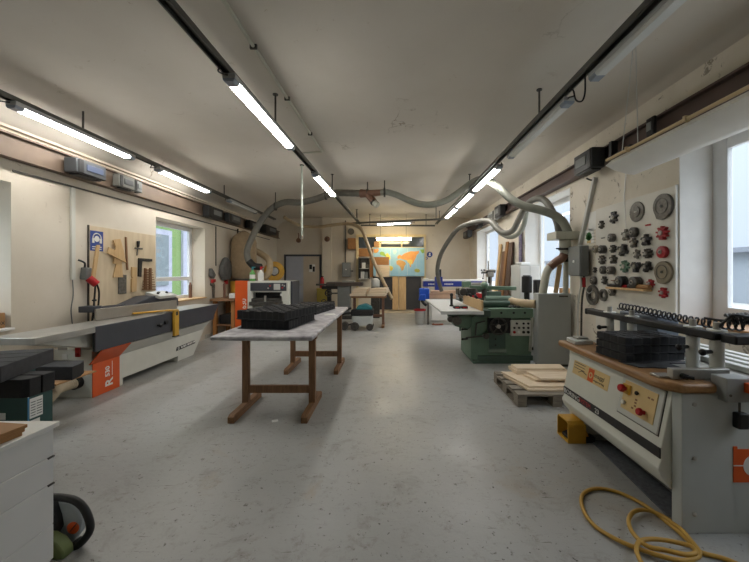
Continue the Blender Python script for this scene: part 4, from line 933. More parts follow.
p = c2(647.4, 225); tag(MB().box(CX0-.012, CX0, p.y-.035, p.y+.035, p.z-.008, p.z+.008).build('hanging_red_pin', M_RED), 'short red pin stuck in the board under the plain saw disc', 'pin')
p = c2(602.5, 238); tag(MB().box(CX0-.012, CX0, p.y-.035, p.y+.035, p.z-.006, p.z+.006).build('hanging_dark_pin', M_DSTEEL), 'short dark pin in the board left of the grey cylinder cutter', 'pin')
p = c2(613.5, 280.5); tag(MB().box(CX0-.03, CX0, p.y-.03, p.y+.03, p.z-.005, p.z+.007).build('hanging_screw', M_WOOD), 'small brass coloured screw in the board left of the black drum cutter', 'screw')
sh = thing('hanging_tool_shelf', 'narrow wooden shelf strip with pegs low on the white board', 'shelf', c2(630, 300))
a, b_ = wl(613, 299, CX0), wl(652, 305.5, CX0)
MB().box(CX0-.10, CX0, b_.y, a.y, 1.285, 1.31).build('shelf_board', M_PINE, sh, bevel=.003)
def onshelf(name, y0, y1, h, m, label, cat): tag(MB().cyl((CX0-.05, y0, 1.311+h), (CX0-.05, y1, 1.311+h), h, n=12).build(name, m), label, cat)
onshelf('round_brush', 4.32, 4.5, .022, M_BLACK, 'black round brush on the narrow shelf, farther end', 'brush')
onshelf('red_chisel', 4.14, 4.28, .016, M_RED, 'red handled chisel on the narrow shelf between two brushes', 'chisel')
onshelf('dark_chisel', 4.0, 4.12, .02, M_BLACK, 'short dark handle on the narrow shelf between the red one and the tan roll', 'handle')
onshelf('tan_roll', 3.78, 3.97, .024, M_CARD, 'tan cylindrical roll on the narrow shelf, nearest end', 'roll')
# papers by the electric box
def sheet(name, label, x0, y0, x1, y1, m):
    a, b_ = wl(x0, y0, XR-.004), wl(x1, y1, XR-.004)
    t = thing(name, label, 'paper', (XR-.004, (a.y+b_.y)/2, b_.z))
    MB().box(XR-.004, XR, b_.y, a.y, min(a.z, b_.z), max(a.z, b_.z)).build('sheet', m, t); return t, a, b_
t_, a, b_ = sheet('hanging_paper_sheet', 'pale ruled paper sheet fixed on the wall above the plant picture', 588.5, 213, 596.5, 229, M_PAPER)
m_ = MB()
for k in range(6): m_.box(XR-.0055, XR-.004, b_.y+.02, a.y-.02, 1.87+.045*k, 1.874+.045*k)
m_.build('ruled_line', M_MGREY, t_)
t_, a, b_ = sheet('hanging_plant_picture', 'small picture of a green plant on the wall above the electric box', 584.5, 230, 593.5, 243, M_PAPER)
cyy, czz = (a.y+b_.y)/2, (a.z+b_.z)/2
m_ = MB()
for k in range(7):
    an = PI*(k+.5)/7; m_.bar((XR-.005, cyy, czz-.05), (XR-.005, cyy+.075*math.cos(an), czz-.03+.09*math.sin(an)), .035, .002, (1, 0, 0))
m_.build('leaf_print', mat('leaf_green', (64, 128, 66), .6), t_)
MB().box(XR-.0055, XR-.004, cyy-.05, cyy+.05, czz-.10, czz-.06).build('pot_print', M_CREAM, t_)

# electric box, dust cabinet, ducts
EB = thing('hanging_electric_box', 'grey electric box with white button on the wall beside the white cutter board', 'electric box', (2.8, 5.2, 1.42))
MB().box(2.86, XR, 5.05, 5.25, 1.5, 1.8).build('wall_mount', M_DSTEEL, EB)
MB().box(2.745, 2.86, 4.97, 5.31, 1.44, 1.885).build('housing', M_MGREY, EB, bevel=.01)
MB().box(2.728, 2.745, 4.98, 5.30, 1.45, 1.875).build('door', mat('box_door_grey', (122, 126, 126), .45), EB, bevel=.006)
MB().cyl((2.728, 5.13, 1.655), (2.715, 5.13, 1.655), .02, n=14).build('white_button', M_WHITE, EB)
for x, m in ((2.78, M_LGREY), (2.83, M_DSTEEL)): MB().tube([(x, 5.05, 1.445), (x+.01, 5.06, 1.3), (x-.005, 5.1, 1.0), (x, 5.12, .1)], .014, n=8).build('cable', m, EB)
MB().cyl((2.83, 5.055, 1.42), (2.838, 5.06, 1.28), .026, n=12).build('red_plug', M_RED, EB)
MB().tube([(2.85, 5.2, 1.45), (2.86, 5.0, 1.2), (2.895, 4.90, 1.3), (2.895, 4.9, 1.55)], .006, n=6).build('thin_cable', M_LGREY, EB)

DCB = thing('dust_cabinet', 'tall plain grey dust collection cabinet next to the green machine', 'cabinet', (2.6, 5.65, 0))
MB().box(2.335, 2.86, 5.46, 5.64, .04, 1.16).build('carcass', mat('cabinet_grey', (170, 174, 172), .45, var=.03), DCB, bevel=.006)
MB().box(2.36, 2.84, 5.48, 5.62, 0, .04).build('plinth', M_DSTEEL, DCB)
MB().box(2.345, 2.845, 5.448, 5.46, .06, 1.145).build('front_door', mat('cabinet_grey', (170, 174, 172)), DCB, bevel=.004)
MB().box(2.66, 2.80, 5.438, 5.448, 1.105, 1.13).build('door_handle', M_DSTEEL, DCB, bevel=.003)
tag(MB().bar((2.68, 5.60, 1.165), (2.70, 5.50, 1.62), .07, .02, (0, 1, 0)).build('leaning_board', M_PINE), 'pale wooden board leaning upright on the dust cabinet against the electric box', 'board')
tag(MB().box(2.98, 3.12, 5.93, 6.1, .976, 1.22).build('brown_box', M_CARD, bevel=.005), 'small brown box on the window sill behind the dust cabinet', 'box')

def duct(label, pts, r, m, rib=.02, name='dust_hose', root=None):
    t = thing(name, label, 'duct', pts[len(pts)//2])
    MB().tube(pts, r, n=16, step=.05, rib=rib).build('hose', m, t)
    return t
main = [at(249, 262, 8.45), at(247, 252, 8.45), at(251, 240, 8.5), at(258, 226, 8.6), at(270, 210, 8.65), at(284, 202.5, 8.5), at(300, 202.5, 8.3), at(316, 199, 8.0), at(332, 193.5, 7.75), at(347, 193, 7.7), at(361, 193.5, 7.65)]
dm = duct('thick grey dust hose snaking under the ceiling from the canvas bag to the brown branch', main, .075, M_HOSED)
MB().tube([at(249, 261, 8.45), at(254, 266, 8.47), at(261, 267, 8.6)], .086, n=14).build('black_elbow', M_BLACK, dm)
def strap(px, py, Y, parent):
    p = at(px, py, Y); MB().cyl(p, (p.x, p.y, ZC-.002), .012, n=8).ring(p-Vector((.02, 0, 0)), (1, 0, 0), .10, .085, .04, 20).build('hanger', M_DSTEEL, parent)
strap(275.5, 206.5, 8.6, dm); strap(326, 195.5, 7.85, dm)
yb = thing('duct_branch', 'brown duct branch with a capped side outlet hanging below the ceiling', 'duct', at(371, 195, 7.55))
a, b_ = at(361, 193.5, 7.65), at(381, 192.5, 7.5)
MB().tube([a, at(366, 193.5, 7.6), at(371, 193.3, 7.55), b_], lambda t: .095-.03*t, n=16).tube([at(368, 194.5, 7.57), at(374, 202, 7.5)], .075, n=14, sub=1).build('branch', M_BROWN, yb)
MB().tube([at(373.5, 201.5, 7.5), at(377.5, 205.5, 7.46)], .07, n=14, sub=1).build('end_cap', M_PIPE, yb)
MB().tube([at(373.0, 201.5, 7.505), at(374.2, 202.7, 7.495)], .078, n=14, sub=1).build('clamp_band', M_BLACK, yb)
strap(367.5, 193.5, 7.6, yb)
right = [at(381, 192.5, 7.5), at(388, 192.5, 7.45), at(398, 195.5, 7.35), at(409, 200.5, 7.25), at(420, 204, 7.2), at(433, 204.5, 7.15), at(447, 200, 7.1), at(460, 191.5, 7.0), at(470, 184, 6.9), at(480, 179.5, 6.62), at(490, 181.5, 6.3), at(500, 189, 5.85), at(511, 199, 5.7), at(524, 206, 5.6), at(540, 210, 5.5), at(554, 215, 5.42), at(563, 222, 5.38), at(568, 233, 5.36)]
rd = duct('thick pale grey dust hose running from the brown branch to the metal collector box', right, .066, M_HOSE, 0.0)
strap(384.5, 192.5, 7.48, rd)
lower = [at(441.5, 291, 9.4), at(438.5, 280, 9.3), at(437.5, 268, 9.2), at(441, 254, 9.0), at(449, 240, 8.7), at(458, 229, 8.4), at(470, 223.5, 8.0), at(484, 220.5, 7.6), at(492, 222, 7.3), at(498, 229, 7.0), at(505, 233, 6.8), at(513, 230, 6.6), at(519, 219, 6.4), at(526, 206, 6.2), at(535, 199, 6.0), at(544, 200, 5.85), at(551, 209, 5.7), at(557, 222, 5.55), at(559, 233, 5.5)]
duct('thin grey dust hose looping from the blue and white router up to the collector box', lower, .055, M_HOSED)
duct('short grey hose sagging behind the looping one', [at(489, 219, 7.7), at(494, 226, 7.8), at(502, 234, 7.9), at(511, 237, 7.6), at(519, 233, 7.35), at(524, 224, 7.15), at(526, 212, 7.0)], .05, M_HOSE)
cbx = thing('duct_collector', 'pale metal collector box joining the dust hoses beside the window', 'duct', at(563, 240, 5.45))
a, b_ = at(551, 240, 5.45), at(575, 232.5, 5.45)
MB().box(a.x, b_.x, 5.28, 5.60, a.z, b_.z).build('flat_box', M_PIPE, cbx, bevel=.006)
c_ = at(565, 240, 5.42)
MB().cyl(c_, c_-Vector((0, 0, .11)), .085, n=18).cyl(c_-Vector((0, 0, .11)), c_-Vector((0, 0, .20)), .085, .075, 18).build('outlet_neck', M_PIPE, cbx, bevel=.004)
MB().ring(c_-Vector((0, 0, .16)), (0, 0, 1), .095, .08, .03).cyl(c_+Vector((-.09, -.05, -.14)), c_+Vector((-.17, -.07, -.14)), .012, n=8).build('clamp_band', M_BLACK, cbx)
el = thing('duct_elbow', 'brown and pale elbow duct bending down into the grey dust cabinet', 'duct', at(552, 268, 5.55))
pts = [at(564.5, 253.5, 5.45), at(562, 258, 5.47), at(556, 262, 5.52), at(549.5, 267.5, 5.54), at(546, 275, 5.55), at(543.8, 287, 5.555), at(543.0, 293.4, 5.555)]
MB().tube(pts[2:], .062, n=16).build('pale_section', M_PIPE, el, smooth=60)
MB().tube(pts[:4], .066, n=16).build('brown_section', M_BROWN, el)
vp = thing('vertical_duct', 'pale vertical pipe with a dark valve dropping behind the dust cabinet', 'duct', (2.72, 5.62, 1.3))
p0, p1 = at(566.5, 254, 5.56), at(565.5, 289, 5.56)
MB().cyl(p0+Vector((0, 0, .03)), (p1.x, p1.y, 1.161), .042, n=16).build('pipe', M_PIPE, vp)
MB().ring(at(566.2, 262, 5.56), (0, 0, 1), .062, .045, .10).build('valve_band', M_BLACK, vp)
# ================================================================== pallet with boards
PA = thing('pallet', 'grey weathered wooden pallet on the floor behind the boring machine', 'pallet', (1.85, 4.28, 0))
M_PAL = mat('weathered_wood', (142, 134, 120), .8, col2=(112, 104, 92), scale=5, stretch=(1.5, 12, 12))
for i in range(5):
    y = 3.84+i*.19
    MB().box(1.42, 2.30, y, y+.135, .118, .14).build('deck_board', M_PAL, PA, bevel=.003)
for x in (1.42, 1.81, 2.20):
    MB().box(x, x+.10, 3.84, 4.735, .098, .118).build('stringer', M_PAL, PA)
    MB().box(x, x+.10, 3.84, 4.735, 0, .02).build('bottom_board', M_PAL, PA)
    for y in (3.84, 4.22, 4.6): MB().box(x, x+.10, y, y+.135, .02, .098).build('block', M_PAL, PA)
pb = [((1.60, 4.0, 1.0), .141, .165, [(1.47, 4.50), (1.58, 3.93), (2.30, 3.93), (2.30, 4.50)], 'lowest wide pale board on the pallet'),
      (0, .1655, .19, [(1.46, 4.56), (1.60, 3.98), (2.28, 3.98), (2.28, 4.56)], 'second wide pale board on the pallet, its corner towards the room'),
      (0, .1905, .215, [(1.68, 4.38), (1.74, 4.14), (2.3, 4.14), (2.3, 4.38)], 'narrower pale board in the middle layer on the pallet'),
      (0, .1905, .235, [(1.60, 4.68), (1.62, 4.42), (2.3, 4.42), (2.3, 4.68)], 'thick pale board at the back edge of the pallet stack'),
      (0, .2155, .24, [(1.73, 4.39), (1.79, 4.10), (2.32, 4.10), (2.32, 4.39)], 'topmost front pale board on the pallet stack'),
      (0, .2355, .262, [(1.63, 4.66), (1.64, 4.45), (2.25, 4.45), (2.29, 4.66)], 'topmost back pale board on the pallet stack')]
for _, z0, z1, pts, lb in pb:
    tag(MB().prism(pts, 'z', z0, z1).build('pale_board', M_PLANK, bevel=.003), lb, 'board', 'pale boards on the pallet')
# ================================================================== green spindle moulder
G = thing('spindle_moulder', 'heavy green spindle moulder with handwheel and white control plate', 'machine', (1.8, 6.1, 0))
MB().prism([(1.32, 6.45), (1.34, 5.72), (1.44, 5.70), (2.33, 5.70), (2.33, 6.55), (1.40, 6.55)], 'z', .05, .76).build('base', M_GREEN, G, bevel=.012)
MB().box(1.36, 2.30, 5.66, 6.5, 0, .05).box(1.44, 2.34, 5.66, 5.72, .05, .13).build('plinth', M_DGREEN, G, bevel=.006)
MB().box(1.63, 1.90, 5.685, 5.70, .18, .68).build('recess_panel', M_DGREEN, G, bevel=.004)
MB().prism([(5.69, .17), (5.66, .19), (5.66, .22), (5.69, .24)], 'x', 1.62, 1.91).build('recess_sill', mat('pale_green_edge', (120, 134, 122), .5), G)
for z in (.3, .4, .5): MB().cyl((1.73, 5.685, z), (1.73, 5.67, z), .014, n=10).build('bolt_head', M_BLACK, G)
MB().box(1.60, 2.32, 5.60, 6.6, .755, .905).build('machine_table', M_GREEN, G, bevel=.006)
for x in (1.80, 2.0, 2.18): MB().cyl((x, 5.60, .84), (x, 5.59, .84), .018, n=10).build('bolt_head', M_BLACK, G)
MB().box(1.60, 1.98, 5.655, 5.70, .50, .75).build('wheel_recess', M_BLACK, G, bevel=.004)
hw = MB().ring((1.755, 5.61, .62), (0, -1, 0), .145, .118, .028).build('handwheel', M_DSTEEL, G, bevel=.006)
MB().cyl((1.755, 5.66, .62), (1.755, 5.58, .62), .034, n=16).build('hub', M_STEEL, hw)
for k in range(5):
    a = 2*PI*k/5+.3; MB().bar((1.755+.02*math.cos(a), 5.60, .62+.02*math.sin(a)), (1.755+.125*math.cos(a), 5.60, .62+.125*math.sin(a)), .016, .016, (0, 1, 0)).build('spoke', M_DSTEEL, hw)
MB().cyl((1.85, 5.6, .70), (1.85, 5.53, .70), .014, n=10).build('crank_grip', M_BLACK, hw)
pnl = MB().box(1.965, 2.295, 5.615, 5.70, .46, .715).build('control_plate', M_OFFW, G, bevel=.014)
for r_ in range(3):
    for c_ in range(4):
        if r_ == 0 and c_ in (0, 1): 
            if c_: continue
            x = 2.055
        else: x = 2.015+c_*.075
        m = M_RED if (r_ == 2 and c_ in (0,)) else (M_WHITE if (r_ == 2 and c_ == 1) else M_BLACK)
        MB().cyl((x, 5.616, .665-.07*r_), (x, 5.595, .665-.07*r_), .022 if r_ == 2 else .017, n=12).build('button', m, pnl)
MB().box(.76, 1.40, 5.16, 7.45, .885, .915).box(.76, 1.40, 5.155, 5.165, .865, .915).build('sliding_table', mat('table_laminate', (206, 208, 206), .35, var=.03), G, bevel=.004)
MB().box(1.36, 1.62, 5.55, 7.2, .78, .885).prism([(.95, 5.6), (1.37, 5.7), (1.37, 6.3), (.98, 6.2)], 'z', .79, .884).build('table_bracket', M_DGREEN, G, bevel=.008)
MB().prism([(.98, .79), (1.08, .60), (1.30, .55), (1.36, .60), (1.36, .79)], 'y', 5.75, 6.1).build('swing_arm', M_GREEN, G, bevel=.012)
MB().cyl((1.10, 5.75, .70), (1.10, 5.66, .70), .075, n=16).cyl((1.0, 5.75, .72), (1.0, 5.68, .72), .05, n=14).build('arm_knuckle', M_GSTEEL, G)
MB().bar((1.24, 5.68, .42), (1.56, 5.64, .46), .022, .022).cyl((1.56, 5.66, .46), (1.56, 5.6, .46), .05, n=14).bar((1.40, 5.68, .46), (1.42, 5.68, .66), .02, .02, (0, 1, 0)).bar((1.42, 5.68, .66), (1.56, 5.66, .70), .02, .02).build('lock_lever', M_DSTEEL, G, bevel=.003)
for z in (.35, .52, .58): MB().cyl((1.36, 5.95, z), (1.24, 5.92, z), .013, n=8).sph((1.24, 5.92, z), .02).build('side_knob', M_BLACK, G)
MB().box(1.365, 1.395, 5.17, 6.45, .916, 1.075).build('wooden_fence', M_PINE, G, bevel=.003)
for y in (5.5, 5.9, 6.2): MB().cyl((1.38, y, 1.075), (1.38, y, 1.11), .022, n=10).sph((1.36, y, 1.115), .026).build('fence_knob', M_BLACK, G)
tag(MB().cyl((1.05, 5.9, .916), (1.05, 5.9, .94), .035, n=14).cyl((1.05, 5.9, .94), (1.05, 5.9, 1.10), .022, n=12).sph((1.05, 5.9, 1.11), .03).build('black_stop_pin', M_BLACK), 'upright black stop pin on the white sliding table', 'pin')
for x, lb in ((1.07, 'farther from the wooden fence'), (1.19, 'nearer to the wooden fence')):
    tb = thing('dark_grip_block', f'small dark red and black grip block on the sliding table, {lb}', 'block', (x, 5.55, .916), 'grip blocks on the sliding table')
    MB().box(x-.05, x+.05, 5.5, 5.62, .916, .955).build('block_body', M_BLACK, tb, bevel=.006); MB().box(x-.03, x+.03, 5.495, 5.5, .925, .945).build('red_face', M_RED, tb)
MB().cyl((1.66, 6.05, 1.01), (2.10, 6.05, 1.01), .075, n=20).box(1.62, 2.15, 5.95, 6.3, .905, .95).build('spindle_hood', mat('hood_green', (98, 118, 104), .45, var=.1), G, bevel=.006)
MB().cyl((1.58, 5.86, .96), (2.02, 5.86, .96), .055, n=18).build('fence_tube', M_DGREEN, G)
MB().cyl((1.72, 6.3, .95), (1.72, 6.3, 1.26), .045, n=14).build('feeder_column', M_DSTEEL, G)
MB().bar((1.45, 6.3, 1.22), (2.3, 6.32, 1.20), .08, .07).sph((1.72, 6.3, 1.25), .07).build('feeder_arm', M_GREEN, G, bevel=.01)
MB().box(1.22, 1.55, 6.2, 6.45, 1.08, 1.21).cyl((1.30, 6.2, 1.15), (1.30, 6.1, 1.15), .07, n=16).build('power_feeder', M_DSTEEL, G, bevel=.02)
MB().tube([(2.08, 6.05, 1.0), (2.14, 5.9, .985), (2.22, 5.68, .985), (2.333, 5.55, .985)], .068, n=14, step=.03, rib=.05).build('hood_hose', M_HOSEB, G)
MB().tube([(2.28, 5.66, .80), (2.31, 5.62, .74), (2.308, 5.66, .5), (2.305, 5.69, .2)], .024, n=10).build('side_hose', M_PIPE, G)
m_ = MB()
for i in range(10):
    m_.sph((2.0+.07*(i % 5)+.02*(i//5), 5.75+.12*(i//5), .925), .028, (1.3, 1, .7), 8)
m_.build('clamp_fittings', M_DSTEEL, G)

# ================================================================== things behind the moulder
H = thing('grinding_bench', 'cluttered steel bench behind the green machine', 'workbench', (2.35, 8.0, 0))
MB().box(1.75, 2.50, 7.62, 8.9, .86, .92).build('bench_top', M_DSTEEL, H, bevel=.004)
for x, y in ((1.8, 7.68), (2.44, 7.68), (1.8, 8.84), (2.44, 8.84)): MB().box(x-.03, x+.03, y-.03, y+.03, 0, .86).build('leg', M_DGREEN, H)
def block(name, label, cat, x0, x1, y0, y1, z0, z1, m, bv=.008): return tag(MB().box(x0, x1, y0, y1, z0, z1).build(name, m, bevel=bv), label, cat)
block('red_toolbox', 'flat red case on the cluttered bench behind the green machine', 'case', 1.8, 2.05, 7.7, 7.95, .9205, 1.02, M_RED)
block('green_motor_case', 'dark green machine case on the cluttered bench beside the motor', 'machine', 2.1, 2.48, 7.7, 7.95, .9205, 1.06, M_DGREEN)
tag(MB().cyl((1.80, 8.3, 1.03), (2.08, 8.3, 1.03), .11, n=20).box(1.82, 2.06, 8.22, 8.38, .9205, .96).build('grey_motor', M_GSTEEL, bevel=.006), 'grey horizontal motor on the cluttered bench', 'motor')
lt = thing('small_lathe', 'dark green small lathe with long horizontal bed on the cluttered bench', 'machine', (2.3, 8.6, .92))
MB().box(1.80, 2.48, 8.55, 8.7, 1.0, 1.08).box(1.82, 1.94, 8.54, 8.7, .9205, 1.0).box(2.34, 2.46, 8.54, 8.7, .9205, 1.0).build('bed', M_DGREEN, lt, bevel=.006)
MB().box(1.80, 2.0, 8.5, 8.72, 1.08, 1.27).build('headstock', M_GREEN, lt, bevel=.02); MB().cyl((2.0, 8.61, 1.19), (2.3, 8.61, 1.19), .05, n=16).build('spindle', M_STEEL, lt)
MB().cyl((2.3, 8.61, 1.18), (2.40, 8.61, 1.18), .09, n=18).build('chuck', M_DSTEEL, lt)

wcab = thing('white_wall_cabinet', 'white metal cabinet standing between the windows behind the green machine', 'cabinet', (2.58, 6.85, 0))
MB().box(2.48, 2.86, 6.61, 7.1, .06, 1.64).build('carcass', M_LGREY, wcab, bevel=.006)
MB().box(2.49, 2.668, 6.597, 6.61, .08, 1.62).build('door', M_WHITE, wcab, bevel=.004); MB().box(2.673, 2.85, 6.597, 6.61, .08, 1.62).build('door', M_WHITE, wcab, bevel=.004)
MB().box(2.5, 2.84, 6.64, 7.06, 0, .06).build('plinth', M_DSTEEL, wcab)
pcr = tag(MB().bar((2.52, 6.8, 1.668), (2.74, 6.9, 1.668), .16, .05).build('crumpled_paper', M_PAPER, bevel=.015), 'crumpled white paper lying on the white metal cabinet', 'paper')
tag(MB().cyl((2.53, 6.4, 1.12), (2.53, 6.4, 1.42), .09, n=20).cyl((2.53, 6.4, 1.42), (2.53, 6.4, 1.44), .07, n=20).cyl((2.53, 6.4, 0), (2.53, 6.4, 1.12), .05, n=14).build('black_motor_column', M_BLACK, bevel=.008), 'black round motor on a post in front of the white metal cabinet', 'motor')
tag(MB().box(2.66, 2.78, 6.3, 6.45, 1.08, 1.36).box(2.70, 2.74, 6.35, 6.40, 0, 1.08).build('black_switch_post', M_BLACK, bevel=.02), 'black boxy switch on a post beside the round motor', 'switch')

# drill press
DP = thing('drill_press', 'pale column drill press by the far window', 'drill press', (2.33, 8.15, .92))
MB().box(2.15, 2.5, 8.0, 8.3, .9205, .97).build('base_plate', M_MGREY, DP, bevel=.006)
DP.location.y += 0
MB().cyl((2.38, 8.2, .97), (2.38, 8.2, 1.38), .035, n=14).build('column', M_STEEL, DP)
MB().box(2.28, 2.42, 8.04, 8.26, 1.38, 1.52).prism([(2.22, 1.52), (2.47, 1.52), (2.43, 1.56), (2.26, 1.56)], 'y', 8.0, 8.28).build('drill_head', M_STEEL, DP, bevel=.02)
MB().cyl((2.32, 8.1, 1.38), (2.32, 8.1, 1.24), .03, n=12).cyl((2.32, 8.1, 1.24), (2.32, 8.1, 1.12), .008, n=8).build('chuck', M_DSTEEL, DP)
for k in range(3):
    a = 2*PI*k/3+.5; p = Vector((2.2, 8.12, 1.48)); e_ = p+Vector((-.02, .13*math.cos(a), .13*math.sin(a))); MB().cyl(p, e_, .008, n=8).sph(e_, .02).build('feed_handle', M_BLACK, DP)
MB().cyl((2.47, 8.12, 1.5), (2.14, 8.12, 1.48), .02, n=10).build('feed_shaft', M_DSTEEL, DP)
MB().cyl((2.30, 8.1, 1.56), (2.30, 8.1, 1.76), .012, n=8).build('top_rod', M_BLACK, DP)

# lumber leaning on the wall between windows
lum = [(2.66, 9.0, .17, 2.22, 'pale upright board, first of the lumber leaning between the windows', M_PINE),
       (2.66, 8.72, .22, 2.02, 'brown upright board, second of the leaning lumber', mat('walnut_board', (112, 82, 62), .7, var=.15)),
       (2.66, 8.48, .16, 2.24, 'tan upright board, third of the leaning lumber', M_MDF),
       (2.66, 8.20, .27, 2.2, 'wide dark brown board, last of the leaning lumber', mat('dark_brown_board', (92, 70, 58), .7, var=.15))]
for x, y, w_, h_, lb, m in lum:
    tag(MB().bar((x, y, 0.01), (XR-.03, y, h_), w_, .035, (1, 0, 0)).build('leaning_board', m, bevel=.003), lb, 'board', 'lumber leaning between the windows')
tag(MB().bar((XR-.04, 7.62, 1.45), (XR-.04, 7.62, 2.45), .14, .02, (1, 0, 0)).build('hanging_printed_strip', mat('purple_print', (96, 92, 132), .7, col2=(150, 140, 160), scale=40)), 'narrow purple printed strip hanging on the wall by the white cabinet', 'strip')

# ================================================================== router table (blue and white)
N_ = thing('router_machine', 'blue and white flat bed router machine in the back corner', 'machine', (2.0, 10.8, 0))
MB().prism([(1.13, .10), (1.16, .0), (2.82, .0), (2.82, .66), (1.13, .66)], 'y', 10.0, 11.6).build('bed_body', M_WHITE, N_, bevel=.01)
MB().prism([(9.999, .60), (9.9, .30), (9.9, .12), (9.999, .10)], 'x', 1.2, 2.80).build('sloped_front', M_WHITE, N_)
MB().box(.98, 2.84, 9.95, 11.7, .66, .73).build('bed_top', M_MGREY, N_, bevel=.004)
for y in (10.2, 11.4): MB().box(1.0, 1.12, y-.06, y+.06, 0, .66).build('leg', M_WHITE, N_, bevel=.006)
for x in (1.02, 2.67): MB().box(x, x+.145, 10.45, 10.75, .73, 1.30).build('gantry_upright', M_WHITE, N_, bevel=.008)
MB().box(1.0, 2.84, 10.42, 10.62, 1.06, 1.22).build('gantry_beam', mat('gantry_blue', (44, 62, 148), .4, var=.05), N_, bevel=.006)
MB().box(1.0, 2.84, 10.42, 10.8, 1.222, 1.27).build('gantry_cover', M_WHITE, N_, bevel=.006)
m_ = MB()
for k in range(6): m_.box(1.15+.045*k, 1.183+.045*k, 10.414, 10.4205, 1.115, 1.155)
for k in range(6): m_.box(1.64+.045*k, 1.673+.045*k, 10.414, 10.4205, 1.115, 1.155)
m_.ring((2.40, 10.42, 1.135), (0, -1, 0), .035, .02, .006, 16)
m_.build('beam_lettering', M_WHITE, N_)
MB().box(1.34, 1.56, 10.25, 10.42, .92, 1.36).build('spindle_carriage', mat('gantry_blue', (44, 62, 148)), N_, bevel=.01)
MB().cyl((1.45, 10.3, 1.36), (1.45, 10.3, 1.58), .08, n=18).cyl((1.45, 10.3, .92), (1.45, 10.3, .80), .03, n=12).build('spindle_motor', M_BLACK, N_)
MB().box(.90, .979, 9.98, 10.15, .62, .80).build('side_box', M_BLACK, N_, bevel=.006)
bt = thing('blue_tank', 'bright blue tank with black hose beside the router machine', 'tank', (.98, 9.95, .55))
MB().box(.83, 1.12, 9.80, 9.945, .70, 1.04).build('tank_body', M_BBLUE, bt, bevel=.04, seg=3)
MB().prism([(.80, .70), (1.0, .70), (1.0, .88), (.84, .86)], 'y', 9.7, 9.8).build('tank_spout', M_BBLUE, bt, bevel=.02)
MB().box(1.07, 1.10, 9.86, 9.90, 0, .70).build('tank_stand', M_DSTEEL, bt)
MB().tube([(.90, 9.78, .70), (.95, 9.74, .62), (1.02, 9.76, .56)], .04, n=12).build('black_hose', M_BLACK, bt)
for i, (x0, x1, y0, y1, z0, lb) in enumerate(((1.12, 1.9, 9.98, 10.22, .7305, 'bottom pale board on the router bed edge'), (1.15, 1.88, 9.99, 10.2, .8105, 'middle pale board on the router bed edge'), (1.2, 1.92, 9.98, 10.21, .8905, 'top pale board on the router bed edge'))):
    tag(MB().box(x0, x1, y0, y1, z0, z0+.075).build('pinkish_board', mat('pinkish_wood', (206, 172, 146), .6, var=.1), bevel=.003), lb, 'board', 'boards on the router bed')
bk = thing('bucket', 'pale grey bucket with a red rim on the floor beside the router machine', 'bucket', (.90, 10.1, 0))
MB().loop([(.125, 0), (.16, .42), (.152, .42), (.118, .012), (.002, .012), (.002, 0)], (.86, 9.98, 0), (0, 0, 1), 28).build('bucket_body', mat('bucket_grey', (176, 176, 172), .4), bk)
MB().ring((.86, 9.98, .39), (0, 0, 1), .175, .150, .04, 28).build('red_rim', M_RED, bk)
pr = tag(MB().tube([(1.25, 9.85, .02), (1.2, 9.80, .02), (1.3, 9.74, .02), (1.5, 9.8, .02)], .02, n=8).build('orange_cable', mat('orange_cable', (150, 84, 50), .5)), 'brown orange cable lying at the foot of the router machine', 'cable')

# ================================================================== back wall: partition, shelves, map
Y0 = YB-.10
def bp(px, py, Y=YB-.10): return at(px, py, Y)
def brect(x0, y0, x1, y1, Y, th):
    a, b_ = at(x0, y1, Y), at(x1, y0, Y); return a.x, b_.x, Y, Y+th, a.z, b_.z
PT = thing('partition_frame', 'pale wooden partition frame with dark glass strip at the back wall', 'partition', (.0, YB-.06, 0)); PT['kind'] = 'thing'
f = MB()
for r_ in ((356, 236, 358.5, 310), (424, 236, 426, 310), (356, 234.5, 426, 237), (372, 247, 425, 249), (379, 241, 381, 248), (401, 238, 402.5, 248)): f.box(*brect(*r_, YB-.09, .08))
f.build('timber_frame', mat('pale_yellow_timber', (214, 196, 152), .6, var=.06), PT, bevel=.004)
MB().box(*brect(358, 236.5, 424.5, 248, YB-.04, .035)).build('dark_glazing', mat('dark_glass', (58, 66, 74), .12), PT)
MB().box(*brect(373, 277, 393, 309.5, YB-.05, .045)).build('dark_panel', mat('slate_panel', (58, 58, 60), .5), PT); MB().box(*brect(406, 277, 421, 309.5, YB-.05, .045)).build('dark_panel', mat('slate_panel', (58, 58, 60)), PT)
MB().box(*brect(358, 248.5, 373, 256.5, YB-.05, .045)).build('brown_panel', M_MDF, PT)
MB().box(*brect(392.5, 272, 398.5, 310, YB-.075, .06)).build('pale_panel', M_PINE, PT); MB().box(*brect(399, 276, 406, 310, YB-.07, .06)).build('pale_panel', M_PINE, PT)
MB().box(*brect(369, 258, 374, 277, YB-.06, .05)).build('brown_panel', M_MDF, PT); MB().box(*brect(373.5, 257, 389, 265, YB-.125, .015)).build('brown_panel', M_MDF, PT); MB().box(*brect(376, 265.3, 389.5, 277, YB-.125, .015)).build('pale_panel', M_PLANK, PT)

